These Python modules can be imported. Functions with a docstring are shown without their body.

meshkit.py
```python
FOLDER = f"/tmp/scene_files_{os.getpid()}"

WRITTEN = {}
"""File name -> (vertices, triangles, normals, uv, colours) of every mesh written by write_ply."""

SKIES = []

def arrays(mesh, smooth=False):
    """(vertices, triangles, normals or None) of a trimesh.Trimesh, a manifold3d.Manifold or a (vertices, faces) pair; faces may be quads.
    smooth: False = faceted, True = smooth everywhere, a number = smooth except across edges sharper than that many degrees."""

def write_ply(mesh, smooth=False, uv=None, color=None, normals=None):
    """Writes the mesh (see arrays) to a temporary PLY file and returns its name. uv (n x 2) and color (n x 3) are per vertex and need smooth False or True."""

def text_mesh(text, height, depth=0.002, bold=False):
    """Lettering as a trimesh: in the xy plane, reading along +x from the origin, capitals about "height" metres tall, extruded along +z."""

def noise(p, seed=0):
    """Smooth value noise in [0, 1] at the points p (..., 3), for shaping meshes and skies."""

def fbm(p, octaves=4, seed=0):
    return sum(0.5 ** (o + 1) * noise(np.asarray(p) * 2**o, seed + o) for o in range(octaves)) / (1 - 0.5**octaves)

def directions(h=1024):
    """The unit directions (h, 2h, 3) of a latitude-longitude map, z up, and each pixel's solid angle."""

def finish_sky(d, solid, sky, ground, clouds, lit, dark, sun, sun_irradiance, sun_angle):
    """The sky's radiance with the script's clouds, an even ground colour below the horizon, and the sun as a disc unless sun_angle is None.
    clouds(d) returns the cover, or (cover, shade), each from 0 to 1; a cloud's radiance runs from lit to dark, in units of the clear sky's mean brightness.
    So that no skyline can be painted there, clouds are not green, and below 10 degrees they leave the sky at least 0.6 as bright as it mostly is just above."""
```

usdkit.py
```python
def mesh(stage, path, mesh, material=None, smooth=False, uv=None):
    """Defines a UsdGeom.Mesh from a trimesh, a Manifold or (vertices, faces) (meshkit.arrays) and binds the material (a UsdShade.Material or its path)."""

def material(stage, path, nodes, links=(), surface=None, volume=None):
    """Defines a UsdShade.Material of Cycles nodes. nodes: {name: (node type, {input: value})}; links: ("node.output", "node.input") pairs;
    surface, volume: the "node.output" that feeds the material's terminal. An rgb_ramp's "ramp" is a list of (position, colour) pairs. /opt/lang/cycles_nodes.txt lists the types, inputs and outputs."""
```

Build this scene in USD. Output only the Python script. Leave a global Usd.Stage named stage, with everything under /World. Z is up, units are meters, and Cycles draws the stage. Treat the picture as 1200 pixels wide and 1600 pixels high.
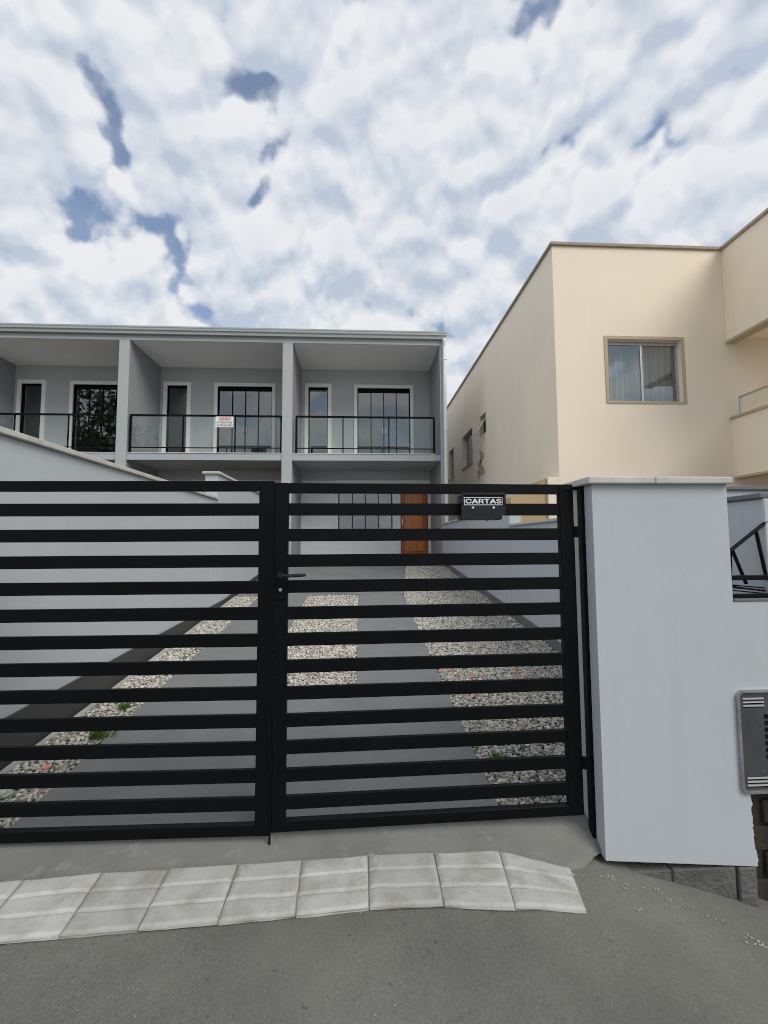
import math, random
import numpy as np, trimesh, usdkit, meshkit
from shapely.geometry import Polygon, box as sbox
from shapely.ops import unary_union
from pxr import Usd, UsdGeom, UsdLux, UsdShade, Gf, Sdf, Vt

rng = np.random.default_rng(7)
random.seed(7)
stage = Usd.Stage.CreateInMemory()
UsdGeom.SetStageUpAxis(stage, UsdGeom.Tokens.z)
UsdGeom.SetStageMetersPerUnit(stage, 1.0)
UsdGeom.Xform.Define(stage, '/World')
UsdGeom.Scope.Define(stage, '/World/Looks')

# ------------------------------------------------------------------ camera
F = 690.0                                    # focal length in pixels of a 1200 x 1600 picture
YAW, PITCH, ROLL = (math.radians(a) for a in (3.01, 4.0, -0.31))
EYE = np.array([0.0, 0.0, 1.5])
_f = np.array([math.sin(YAW) * math.cos(PITCH), math.cos(YAW) * math.cos(PITCH), math.sin(PITCH)])
_r = np.cross(_f, [0, 0, 1]); _r /= np.linalg.norm(_r)
_u = np.cross(_r, _f)
RIGHT = math.cos(ROLL) * _r + math.sin(ROLL) * _u
UP = -math.sin(ROLL) * _r + math.cos(ROLL) * _u
cam = UsdGeom.Camera.Define(stage, '/World/camera')
m4 = Gf.Matrix4d(*RIGHT, 0, *UP, 0, *(-_f), 0, *EYE, 1)
cam.AddTransformOp().Set(m4)
cam.CreateHorizontalApertureAttr(36.0)
cam.CreateVerticalApertureAttr(48.0)
cam.CreateFocalLengthAttr(36.0 * F / 1200.0)
cam.CreateClippingRangeAttr(Gf.Vec2f(0.05, 2000))
cam.CreateExposureAttr(0.5)

# ------------------------------------------------------------------ sky and sun
SUN_AZ = math.atan2(0.68, -0.73)             # towards the sun: behind the camera, to its right
SUN_EL = math.radians(43)
sd = np.array([math.sin(SUN_AZ) * math.cos(SUN_EL), math.cos(SUN_AZ) * math.cos(SUN_EL), math.sin(SUN_EL)])
sky = UsdLux.DomeLight.Define(stage, '/World/sky')
sky.CreateIntensityAttr(1.0)
K = 0.62                                     # cloud brightness against the sky texture's own units
K = 0.62                                     # cloud brightness against the sky texture's own units
K = 0.60                                     # cloud brightness against the sky texture's own units
K = 0.60                                     # cloud brightness against the sky texture's own units
K = 0.60                                     # cloud brightness against the sky texture's own units
K = 0.55                                     # cloud brightness against the sky texture's own units
K = 0.55                                     # cloud brightness against the sky texture's own units
K = 0.55                                     # cloud brightness against the sky texture's own units
K = 0.55                                     # cloud brightness against the sky texture's own units
K = 0.55                                     # cloud brightness against the sky texture's own units
K = 0.55                                     # cloud brightness against the sky texture's own units
K = 0.55                                     # cloud brightness against the sky texture's own units
N = {
    "tc": ("texture_coordinate", {}),
    "sep": ("separate_xyz", {}),
    "zc": ("math", {"math_type": "maximum", "value2": 0.0}),
    "za": ("math", {"math_type": "add", "value2": 1.0}),
    "dx": ("math", {"math_type": "divide"}),
    "dy": ("math", {"math_type": "divide"}),
    "p": ("combine_xyz", {"z": 0.0}),
    "q": ("mapping", {"location": (1.9, 0.4, 3.1)}),
    "qs": ("mapping", {"scale": (0.966, 0.966, 1.0)}),
    "q2": ("mapping", {"location": (1.9, 0.4, 3.1)}),
    "big": ("noise_texture", {"scale": 3.3, "detail": 3.0, "roughness": 0.5}),
    "cover": ("map_range", {"range_type": "smoothstep", "from_min": -0.36, "from_max": -0.19, "to_min": 0.16, "to_max": 1.0, "clamp": True}),
    "dif": ("math", {"math_type": "subtract"}),
    "lit": ("map_range", {"from_min": -0.22, "from_max": 0.13, "to_min": 0.0, "to_max": 1.0, "clamp": True}),
    "thick": ("map_range", {"from_min": 0.0, "from_max": 0.40, "to_min": 1.0, "to_max": 0.80, "clamp": True}),
    "litm": ("math", {"math_type": "multiply"}),
    "cloud": ("mix_color", {"a": tuple(K * c for c in (6.0, 6.9, 8.3)), "b": tuple(K * c for c in (9.9, 10.1, 10.4)), "use_clamp": True}),
    "sky": ("sky_texture", {"sky_type": "single_scattering", "sun_disc": False, "sun_elevation": SUN_EL, "sun_rotation": SUN_AZ, "altitude": 50.0}),
    "mix": ("mix_color", {"use_clamp": True}),
    "haze": ("map_range", {"range_type": "smoothstep", "from_min": -0.05, "from_max": 0.5, "to_min": 0.65, "to_max": 0.0, "clamp": True}),
    "mixh": ("mix_color", {"b": tuple(K * c for c in (8.2, 8.9, 9.7)), "use_clamp": True}),
    "bg": ("background_shader", {"strength": 0.108}),
}
L = [("tc.generated", "sep.vector"), ("sep.z", "zc.value1"), ("zc.value", "za.value1"), ("sep.x", "dx.value1"), ("za.value", "dx.value2"),
     ("sep.y", "dy.value1"), ("za.value", "dy.value2"), ("dx.value", "p.x"), ("dy.value", "p.y"),
     ("p.vector", "q.vector"), ("p.vector", "qs.vector"), ("qs.vector", "q2.vector"), ("q.vector", "big.vector")]
for t, src in (("a", "q"), ("b", "q2")):       # the cloud deck's height, here and a step towards the zenith: their difference lights it
    N |= {"w" + t: ("noise_texture", {"scale": 6.5, "detail": 4.0, "roughness": 0.55}),
          "wm" + t: ("vector_math", {"math_type": "multiply_add", "vector2": (0.17, 0.17, 0.17)}),
          "v" + t: ("voronoi_texture", {"feature": "smooth_f1", "scale": 12.5, "smoothness": 0.28, "detail": 1.0, "roughness": 0.30}),
          "f" + t: ("noise_texture", {"scale": 14.0, "detail": 8.0, "roughness": 0.54}),
          "h1" + t: ("math", {"math_type": "multiply_add", "value2": -0.95}),
          "h2" + t: ("math", {"math_type": "multiply_add", "value2": 0.85})}
    L += [(src + ".vector", "w" + t + ".vector"), ("w" + t + ".color", "wm" + t + ".vector1"), (src + ".vector", "wm" + t + ".vector3"),
          ("wm" + t + ".vector", "v" + t + ".vector"), (src + ".vector", "f" + t + ".vector"),
          ("v" + t + ".distance", "h1" + t + ".value1"), ("f" + t + ".fac", "h1" + t + ".value3"),
          ("big.fac", "h2" + t + ".value1"), ("h1" + t + ".value", "h2" + t + ".value3")]
for t in "ab": N["h2" + t][1]["value2"] = 0.24
L += [("h2a.value", "cover.value"), ("h2a.value", "dif.value1"), ("h2b.value", "dif.value2"), ("dif.value", "lit.value"),
      ("h2a.value", "thick.value"), ("lit.result", "litm.value1"), ("thick.result", "litm.value2"), ("litm.value", "cloud.fac"),
      ("cover.result", "mix.fac"), ("sky.color", "mix.a"), ("cloud.result", "mix.b"),
      ("sep.z", "haze.value"), ("haze.result", "mixh.fac"), ("mix.result", "mixh.a"), ("mixh.result", "bg.color")]
usdkit.material(stage, '/World/Looks/sky_look', N, L, surface="bg.background")
UsdShade.MaterialBindingAPI.Apply(sky.GetPrim()).Bind(UsdShade.Material.Get(stage, '/World/Looks/sky_look'))
sky.GetPrim().SetCustomDataByKey('kind', 'structure')

sun = UsdLux.DistantLight.Define(stage, '/World/sun')
sun.CreateIntensityAttr(0.40); sun.CreateAngleAttr(34.0); sun.CreateColorAttr(Gf.Vec3f(1.0, 0.95, 0.88))
sun.GetNormalizeAttr().Set(True) if sun.GetNormalizeAttr() else sun.CreateNormalizeAttr(True)
_z = sd; _x = np.cross([0, 0, 1], _z); _x /= np.linalg.norm(_x); _y = np.cross(_z, _x)
sun.AddTransformOp().Set(Gf.Matrix4d(*_x, 0, *_y, 0, *_z, 0, 0, 0, 30, 1))


def at(u, v, x=None, y=None, z=None):
    """A point of the place, measured on the photograph: where the sight line through (u, v) meets the plane x, y or z = const."""
    d = RIGHT * (u - 600) / F - UP * (v - 800) / F + _f
    t = (x - EYE[0]) / d[0] if x is not None else (y - EYE[1]) / d[1] if y is not None else (z - EYE[2]) / d[2]
    return EYE + t * d


# ------------------------------------------------------------------ materials
MATS = {}


def paint(name, col, rough=0.6, var=0.06, scale=2.0, bump=0.15, bscale=60.0, dirt=None, spec=0.4, metallic=0.0, streak=None, dist=0.004, spots=None):
    """Painted / rendered / concrete surface: uneven tone at two scales, fine relief, optional stains."""
    c = np.array(col, float)
    nodes = {
        "g": ("geometry", {}),
        "n": ("noise_texture", {"scale": scale, "detail": 6.0, "roughness": 0.6}),
        "r": ("rgb_ramp", {"ramp": [(0.3, tuple(c * (1 - var))), (0.7, tuple(np.minimum(c * (1 + var), 0.95)))]}),
        "f": ("noise_texture", {"scale": bscale, "detail": 4.0, "roughness": 0.6}),
        "b": ("bump", {"strength": bump, "distance": dist}),
        "rr": ("map_range", {"from_min": 0.3, "from_max": 0.7, "to_min": max(rough - 0.08, 0.02), "to_max": min(rough + 0.08, 1.0), "clamp": True}),
        "p": ("principled_bsdf", {"specular_ior_level": spec, "metallic": metallic}),
    }
    links = [("g.position", "n.vector"), ("g.position", "f.vector"), ("n.fac", "r.fac"), ("f.fac", "b.height"), ("b.normal", "p.normal"),
             ("n.fac", "rr.value"), ("rr.result", "p.roughness")]
    last = "r.color"
    if dirt:
        dcol, dscale, lo, hi, amt = dirt
        nodes["dn"] = ("noise_texture", {"scale": dscale, "detail": 8.0, "roughness": 0.65, "distortion": 0.4})
        nodes["dm"] = ("map_range", {"from_min": lo, "from_max": hi, "to_min": 0.0, "to_max": amt, "clamp": True})
        nodes["dx"] = ("mix_color", {"b": dcol})
        links += [("g.position", "dn.vector"), ("dn.fac", "dm.value"), ("dm.result", "dx.fac"), (last, "dx.a")]
        last = "dx.result"
    if spots:                                # small scuffs, grains or pits
        pcol, pscale, lo, hi, amt = spots
        nodes["pn"] = ("noise_texture", {"scale": pscale, "detail": 3.0, "roughness": 0.5})
        nodes["pm"] = ("map_range", {"from_min": lo, "from_max": hi, "to_min": 0.0, "to_max": amt, "clamp": True})
        nodes["px"] = ("mix_color", {"b": pcol})
        links += [("g.position", "pn.vector"), ("pn.fac", "pm.value"), ("pm.result", "px.fac"), (last, "px.a")]
        last = "px.result"
    if streak:                               # rain runs: noise stretched along z
        scol, amt = streak
        nodes["sm"] = ("mapping", {"scale": (7.0, 7.0, 0.35)})
        nodes["sn"] = ("noise_texture", {"scale": 1.0, "detail": 5.0, "roughness": 0.6})
        nodes["sr"] = ("map_range", {"from_min": 0.55, "from_max": 0.8, "to_min": 0.0, "to_max": amt, "clamp": True})
        nodes["sx"] = ("mix_color", {"b": scol})
        links += [("g.position", "sm.vector"), ("sm.vector", "sn.vector"), ("sn.fac", "sr.value"), ("sr.result", "sx.fac"), (last, "sx.a")]
        last = "sx.result"
    links.append((last, "p.base_color"))
    MATS[name] = usdkit.material(stage, '/World/Looks/' + name, nodes, links, surface="p.BSDF")


MATS['asphalt'] = usdkit.material(stage, '/World/Looks/asphalt', {
    "g": ("geometry", {}),
    "big": ("noise_texture", {"scale": 1.1, "detail": 6.0, "roughness": 0.6}), "bigr": ("rgb_ramp", {"ramp": [(0.28, (0.114, 0.114, 0.102)), (0.5, (0.155, 0.155, 0.139)), (0.72, (0.200, 0.199, 0.180))]}),
    "grain": ("noise_texture", {"scale": 330.0, "detail": 3.0, "roughness": 0.7}), "gr": ("rgb_ramp", {"ramp": [(0.28, (0.45, 0.45, 0.45)), (0.5, (1.0, 1.0, 1.0)), (0.70, (1.5, 1.5, 1.46))]}),
    "mul": ("mix_color", {"blend_type": "multiply", "fac": 0.9, "use_clamp": False}),
    "mid": ("noise_texture", {"scale": 75.0, "detail": 5.0, "roughness": 0.75}), "mr": ("rgb_ramp", {"ramp": [(0.30, (0.72, 0.72, 0.72)), (0.5, (1.0, 1.0, 1.0)), (0.68, (1.3, 1.3, 1.28))]}), "mul2": ("mix_color", {"blend_type": "multiply", "fac": 0.5, "use_clamp": False}),
    "pit": ("noise_texture", {"scale": 38.0, "detail": 4.0, "roughness": 0.6}), "pm": ("map_range", {"from_min": 0.66, "from_max": 0.72, "to_min": 0.0, "to_max": 0.6, "clamp": True}),
    "pmix": ("mix_color", {"b": (0.075, 0.074, 0.068)}),
    "v": ("voronoi_texture", {"scale": 95.0, "randomness": 1.0}), "vm": ("map_range", {"from_min": 0.10, "from_max": 0.16, "to_min": 0.55, "to_max": 0.0, "clamp": True}),
    "vc": ("separate_color", {}), "vs": ("math", {"math_type": "greater_than", "value2": 0.90}), "vf": ("math", {"math_type": "multiply"}), "vmix": ("mix_color", {"b": (0.42, 0.415, 0.39)}),
    "br": ("mapping", {"scale": (60.0, 16.0, 60.0), "rotation": (0.0, 0.0, 0.45)}), "brn": ("noise_texture", {"scale": 1.0, "detail": 4.0, "roughness": 0.65}),
    "hs": ("math", {"math_type": "multiply_add", "value2": 0.35}), "hp": ("math", {"math_type": "subtract"}),
    "b": ("bump", {"strength": 0.75, "distance": 0.006}), "p": ("principled_bsdf", {"roughness": 0.88, "specular_ior_level": 0.22})},
    [("g.position", "big.vector"), ("big.fac", "bigr.fac"), ("g.position", "grain.vector"), ("grain.fac", "gr.fac"), ("bigr.color", "mul.a"), ("gr.color", "mul.b"),
     ("g.position", "pit.vector"), ("pit.fac", "pm.value"), ("pm.result", "pmix.fac"), ("mul.result", "mul2.a"), ("g.position", "mid.vector"), ("mid.fac", "mr.fac"), ("mr.color", "mul2.b"), ("mul2.result", "pmix.a"),
     ("g.position", "v.vector"), ("v.distance", "vm.value"), ("v.color", "vc.color"), ("vc.r", "vs.value1"), ("vs.value", "vf.value1"), ("vm.result", "vf.value2"), ("vf.value", "vmix.fac"), ("pmix.result", "vmix.a"), ("vmix.result", "p.base_color"),
     ("g.position", "br.vector"), ("br.vector", "brn.vector"), ("grain.fac", "hs.value1"), ("brn.fac", "hs.value3"), ("hs.value", "hp.value1"), ("pm.result", "hp.value2"), ("hp.value", "b.height"), ("b.normal", "p.normal")], surface="p.BSDF")
paint('apron_concrete', (0.185, 0.185, 0.17), 0.85, 0.16, 2.5, 0.5, 90, dirt=((0.31, 0.31, 0.29), 7.0, 0.56, 0.72, 0.7), spec=0.25, spots=((0.10, 0.10, 0.09), 40.0, 0.68, 0.73, 0.5))
paint('driveway_concrete', (0.20, 0.205, 0.205), 0.75, 0.09, 1.8, 0.35, 110, dirt=((0.155, 0.157, 0.155), 1.2, 0.48, 0.7, 0.6), spec=0.3, spots=((0.27, 0.27, 0.265), 22.0, 0.70, 0.76, 0.4))
for k, t in enumerate((0.42, 0.45, 0.385, 0.43)):
    paint(f'paver_concrete_{k}', (t, t, t * 0.955), 0.85, 0.12, 5.0, 0.5, 120, dirt=((0.27, 0.26, 0.225), 6.0, 0.47, 0.70, 0.8), spec=0.25, spots=((0.15, 0.145, 0.125), 34.0, 0.69, 0.75, 0.5))
paint('paver_joint', (0.24, 0.225, 0.185), 0.95, 0.3, 9.0, 0.6, 150, spec=0.1)
paint('earth', (0.11, 0.085, 0.06), 0.95, 0.3, 3.0, 0.8, 40, spec=0.1, dist=0.01)
paint('wall_paint', (0.455, 0.487, 0.515), 0.6, 0.03, 0.8, 0.22, 14, dirt=((0.40, 0.44, 0.44), 1.6, 0.48, 0.75, 0.55), spec=0.3, streak=((0.36, 0.385, 0.395), 0.30), spots=((0.27, 0.285, 0.29), 26.0, 0.74, 0.79, 0.45))
paint('house_shaded_paint', (0.285, 0.292, 0.30), 0.6, 0.05, 0.7, 0.3, 40, spec=0.3)  # party and end walls: the shade on their sides is in this tone
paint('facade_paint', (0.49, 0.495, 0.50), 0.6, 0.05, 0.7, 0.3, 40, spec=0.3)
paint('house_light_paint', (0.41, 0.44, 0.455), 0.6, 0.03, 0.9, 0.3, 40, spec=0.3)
paint('house_pale_paint', (0.84, 0.86, 0.89), 0.6, 0.02, 0.9, 0.3, 40, spec=0.3)
paint('soffit_paint', (0.88, 0.87, 0.86), 0.7, 0.03, 0.9, 0.2, 40, spec=0.2)
paint('white_trim', (0.86, 0.865, 0.83), 0.5, 0.03, 2.0, 0.15, 60, spec=0.4)
paint('coping_stone', (0.50, 0.49, 0.45), 0.7, 0.12, 6.0, 0.4, 90, dirt=((0.30, 0.29, 0.25), 5.0, 0.52, 0.72, 0.7), spec=0.3)
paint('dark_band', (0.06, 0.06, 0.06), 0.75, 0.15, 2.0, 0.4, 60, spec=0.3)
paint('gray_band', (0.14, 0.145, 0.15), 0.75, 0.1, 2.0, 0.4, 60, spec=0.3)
paint('foundation', (0.13, 0.13, 0.122), 0.92, 0.25, 6.0, 1.0, 50, dirt=((0.07, 0.07, 0.062), 5.0, 0.5, 0.7, 0.7), spec=0.15, dist=0.012)
paint('yellow_paint', (0.86, 0.75, 0.60), 0.65, 0.035, 0.9, 0.25, 40, streak=((0.70, 0.60, 0.45), 0.2), spec=0.25)
paint('tan_trim', (0.47, 0.38, 0.26), 0.6, 0.06, 2.0, 0.3, 50, spec=0.3)
paint('recess_shade_tan', (0.46, 0.34, 0.19), 0.65, 0.04, 1.0, 0.3, 40, spec=0.25)  # shade of the recess beside the yellow house, put into a tan
paint('parapet_cap', (0.36, 0.31, 0.23), 0.7, 0.15, 3.0, 0.4, 50, dirt=((0.20, 0.17, 0.12), 3.0, 0.5, 0.7, 0.6), spec=0.25)
paint('peeled_plaster', (0.42, 0.38, 0.31), 0.9, 0.2, 14.0, 0.8, 60, spec=0.1)
paint('black_metal', (0.0028, 0.0032, 0.004), 0.5, 0.10, 12.0, 0.10, 250, dirt=((0.010, 0.010, 0.010), 4.0, 0.55, 0.8, 0.3), spec=0.12)
paint('black_plastic', (0.010, 0.011, 0.013), 0.5, 0.1, 12.0, 0.2, 300, spec=0.3)
paint('louvre_metal', (0.26, 0.26, 0.27), 0.5, 0.15, 12.0, 0.1, 160, spec=0.4)
paint('dark_masonry', (0.055, 0.045, 0.035), 0.95, 0.35, 7.0, 1.0, 45, spec=0.1, dist=0.012)  # near-black brown for the bricks behind the torn plaster
paint('steel', (0.62, 0.62, 0.61), 0.32, 0.06, 20.0, 0.05, 200, metallic=1.0)
paint('aluminium', (0.50, 0.50, 0.51), 0.38, 0.08, 9.0, 0.12, 160, dirt=((0.33, 0.33, 0.33), 12.0, 0.55, 0.75, 0.5), metallic=1.0)
paint('meter_panel', (0.085, 0.087, 0.10), 0.32, 0.15, 5.0, 0.15, 120, dirt=((0.25, 0.25, 0.25), 14.0, 0.63, 0.72, 0.5), metallic=0.35)
paint('dark_slot', (0.008, 0.008, 0.009), 0.9, 0.1, 10.0, 0.1, 100, spec=0.1)
paint('gutter_metal', (0.38, 0.41, 0.405), 0.4, 0.04, 2.0, 0.08, 60, spec=0.5)
paint('pvc_white', (0.78, 0.79, 0.79), 0.4, 0.02, 2.0, 0.05, 60, spec=0.5)
paint('roof_sheet', (0.35, 0.36, 0.36), 0.6, 0.06, 1.0, 0.2, 40, spec=0.3)
paint('sign_white', (0.80, 0.81, 0.82), 0.5, 0.02, 4.0, 0.05, 60)
paint('sign_red', (0.62, 0.02, 0.05), 0.5, 0.03, 4.0, 0.05, 60)
paint('sign_black', (0.03, 0.03, 0.035), 0.5, 0.03, 4.0, 0.05, 60)
paint('letter_white', (0.85, 0.86, 0.86), 0.5, 0.02, 4.0, 0.05, 60)
paint('orange_petal', (0.85, 0.27, 0.17), 0.6, 0.2, 20.0, 0.1, 60)
paint('white_scrap', (0.8, 0.79, 0.75), 0.6, 0.05, 20.0, 0.2, 60)
paint('dry_leaf', (0.45, 0.42, 0.33), 0.7, 0.2, 30.0, 0.2, 60)
paint('room_paint', (0.32, 0.32, 0.30), 0.8, 0.03, 1.0, 0.05, 60)
paint('red_cloth', (0.40, 0.02, 0.03), 0.8, 0.1, 8.0, 0.1, 60)


def wood(name, col):
    c = np.array(col)
    MATS[name] = usdkit.material(stage, '/World/Looks/' + name, {
        "g": ("geometry", {}), "m": ("mapping", {"scale": (18.0, 18.0, 0.9)}), "n": ("noise_texture", {"scale": 1.2, "detail": 6.0, "roughness": 0.6, "distortion": 0.6}),
        "r": ("rgb_ramp", {"ramp": [(0.3, tuple(c * 0.6)), (0.55, tuple(c)), (0.75, tuple(c * 1.3))]}),
        "b": ("bump", {"strength": 0.15, "distance": 0.003}), "p": ("principled_bsdf", {"roughness": 0.4, "coat_weight": 0.2})},
        [("g.position", "m.vector"), ("m.vector", "n.vector"), ("n.fac", "r.fac"), ("r.color", "p.base_color"), ("n.fac", "b.height"), ("b.normal", "p.normal")], surface="p.BSDF")


wood('door_wood', (0.46, 0.11, 0.025))
wood('door_wood_light', (0.66, 0.21, 0.04))


def glass(name, tint, ior=1.5, rough=0.0, extra=0.0):
    MATS[name] = usdkit.material(stage, '/World/Looks/' + name, {
        "geo": ("geometry", {}), "front": ("math", {"math_type": "subtract", "value1": 1.0}), "fm": ("math", {"math_type": "multiply"}),
        "fr": ("fresnel", {"IOR": ior}), "fa": ("math", {"math_type": "add", "value2": extra, "use_clamp": True}),
        "t": ("transparent_bsdf", {"color": tint}), "gl": ("glossy_bsdf", {"color": (0.95, 0.97, 0.97), "roughness": rough}),
        "m": ("mix_closure", {})}, [("fr.fac", "fa.value1"), ("geo.backfacing", "front.value2"), ("front.value", "fm.value1"), ("fa.value", "fm.value2"), ("fm.value", "m.fac"), ("t.BSDF", "m.closure1"), ("gl.BSDF", "m.closure2")], surface="m.closure")


glass('window_glass', (0.72, 0.76, 0.75), 1.55, 0.012, 0.15)
glass('balcony_glass', (0.93, 0.965, 0.955), 1.45, 0.0, 0.012)
glass('dark_glass', (0.35, 0.40, 0.39), 1.55, 0.01, 0.16)

MATS['pebble'] = usdkit.material(stage, '/World/Looks/pebble', {
    "o": ("object_info", {}), "g": ("geometry", {}),
    "r": ("rgb_ramp", {"ramp": [(0.0, (0.17, 0.163, 0.15)), (0.2, (0.36, 0.345, 0.31)), (0.45, (0.52, 0.49, 0.43)), (0.65, (0.60, 0.545, 0.45)), (0.85, (0.70, 0.67, 0.60)), (1.0, (0.70, 0.69, 0.66))]}),
    "n": ("noise_texture", {"scale": 90.0, "detail": 4.0}), "mx": ("mix_color", {"blend_type": "multiply", "fac": 0.5}),
    "c": ("rgb_ramp", {"ramp": [(0.3, (0.65, 0.65, 0.65)), (0.7, (1, 1, 1))]}),
    "p": ("principled_bsdf", {"roughness": 0.75, "specular_ior_level": 0.3})},
    [("o.random", "r.fac"), ("g.position", "n.vector"), ("n.fac", "c.fac"), ("r.color", "mx.a"), ("c.color", "mx.b"), ("mx.result", "p.base_color")], surface="p.BSDF")
MATS['leaf'] = usdkit.material(stage, '/World/Looks/leaf', {
    "i": ("geometry", {}), "r": ("rgb_ramp", {"ramp": [(0.0, (0.10, 0.18, 0.035)), (1.0, (0.33, 0.40, 0.08))]}),
    "d": ("principled_bsdf", {"roughness": 0.55}), "t": ("translucent_bsdf", {}), "m": ("mix_closure", {"fac": 0.3})},
    [("i.random_per_island", "r.fac"), ("r.color", "d.base_color"), ("r.color", "t.color"), ("d.BSDF", "m.closure1"), ("t.BSDF", "m.closure2")], surface="m.closure")
MATS['curtain'] = usdkit.material(stage, '/World/Looks/curtain', {
    "g": ("geometry", {}), "m": ("mapping", {"scale": (1.0, 1.0, 0.03)}), "n": ("noise_texture", {"scale": 9.0, "detail": 3.0}),
    "r": ("rgb_ramp", {"ramp": [(0.3, (0.42, 0.46, 0.49)), (0.7, (0.68, 0.72, 0.75))]}), "p": ("principled_bsdf", {"roughness": 0.9})},
    [("g.position", "m.vector"), ("m.vector", "n.vector"), ("n.fac", "r.fac"), ("r.color", "p.base_color")], surface="p.BSDF")

# ------------------------------------------------------------------ object helpers
USED = {}


def numbered(path):
    k = USED.get(path, 0); USED[path] = k + 1
    return path if k == 0 else f"{path}_{k:03d}"


BASE = {}


def tag(p, label=None, cat=None, group=None, kind=None):
    p = p.GetPrim()
    for k, v in (('label', label), ('category', cat), ('group', group), ('kind', kind)):
        if v: p.SetCustomDataByKey(k, v)
    return p


def thing(name, label, cat, base=(0, 0, 0), rotz=0.0, group=None, kind=None):
    """An Xform at the thing's base. Its parts are given in world metres unless it is turned (then in its own)."""
    x = UsdGeom.Xform.Define(stage, numbered('/World/' + name))
    x.AddTranslateOp().Set(Gf.Vec3d(*map(float, base)))
    if rotz: x.AddRotateZOp().Set(math.degrees(rotz))
    tag(x, label, cat, group, kind)
    BASE[str(x.GetPath())] = np.zeros(3) if rotz else np.array(base, float)
    return x.GetPrim()


def obj(name, mesh, mat, parent=None, smooth=30, label=None, cat=None, group=None, kind=None):
    parent_path = str(parent.GetPath()) if parent else '/World'
    path = numbered(parent_path + '/' + name)
    off = BASE.get(parent_path, np.zeros(3)); BASE[path] = off
    if isinstance(mesh, list): mesh = trimesh.util.concatenate(mesh)
    if hasattr(mesh, 'vertices') and np.any(off):
        mesh = mesh.copy(); mesh.apply_translation(-off)
    m = usdkit.mesh(stage, path, mesh, MATS[mat], smooth=smooth)
    tag(m, label, cat, group, kind)
    return m.GetPrim()


def bx(x0, x1, y0, y1, z0, z1, b=0.0):
    """A box, its edges chamfered by b."""
    x0, x1 = sorted((x0, x1)); y0, y1 = sorted((y0, y1)); z0, z1 = sorted((z0, z1))
    if b <= 0 or min(x1 - x0, y1 - y0, z1 - z0) <= 2.2 * b:
        m = trimesh.creation.box([x1 - x0, y1 - y0, z1 - z0]); m.apply_translation([(x0 + x1) / 2, (y0 + y1) / 2, (z0 + z1) / 2]); return m
    P = []
    for sx in (0, 1):
        for sy in (0, 1):
            for sz in (0, 1):
                c = np.array([(x0, x1)[sx], (y0, y1)[sy], (z0, z1)[sz]]); d = np.array([1 - 2 * sx, 1 - 2 * sy, 1 - 2 * sz]) * b
                for a in range(3):
                    q = c + d; q[a] = c[a]; P.append(q)
    return trimesh.PointCloud(P).convex_hull


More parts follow.
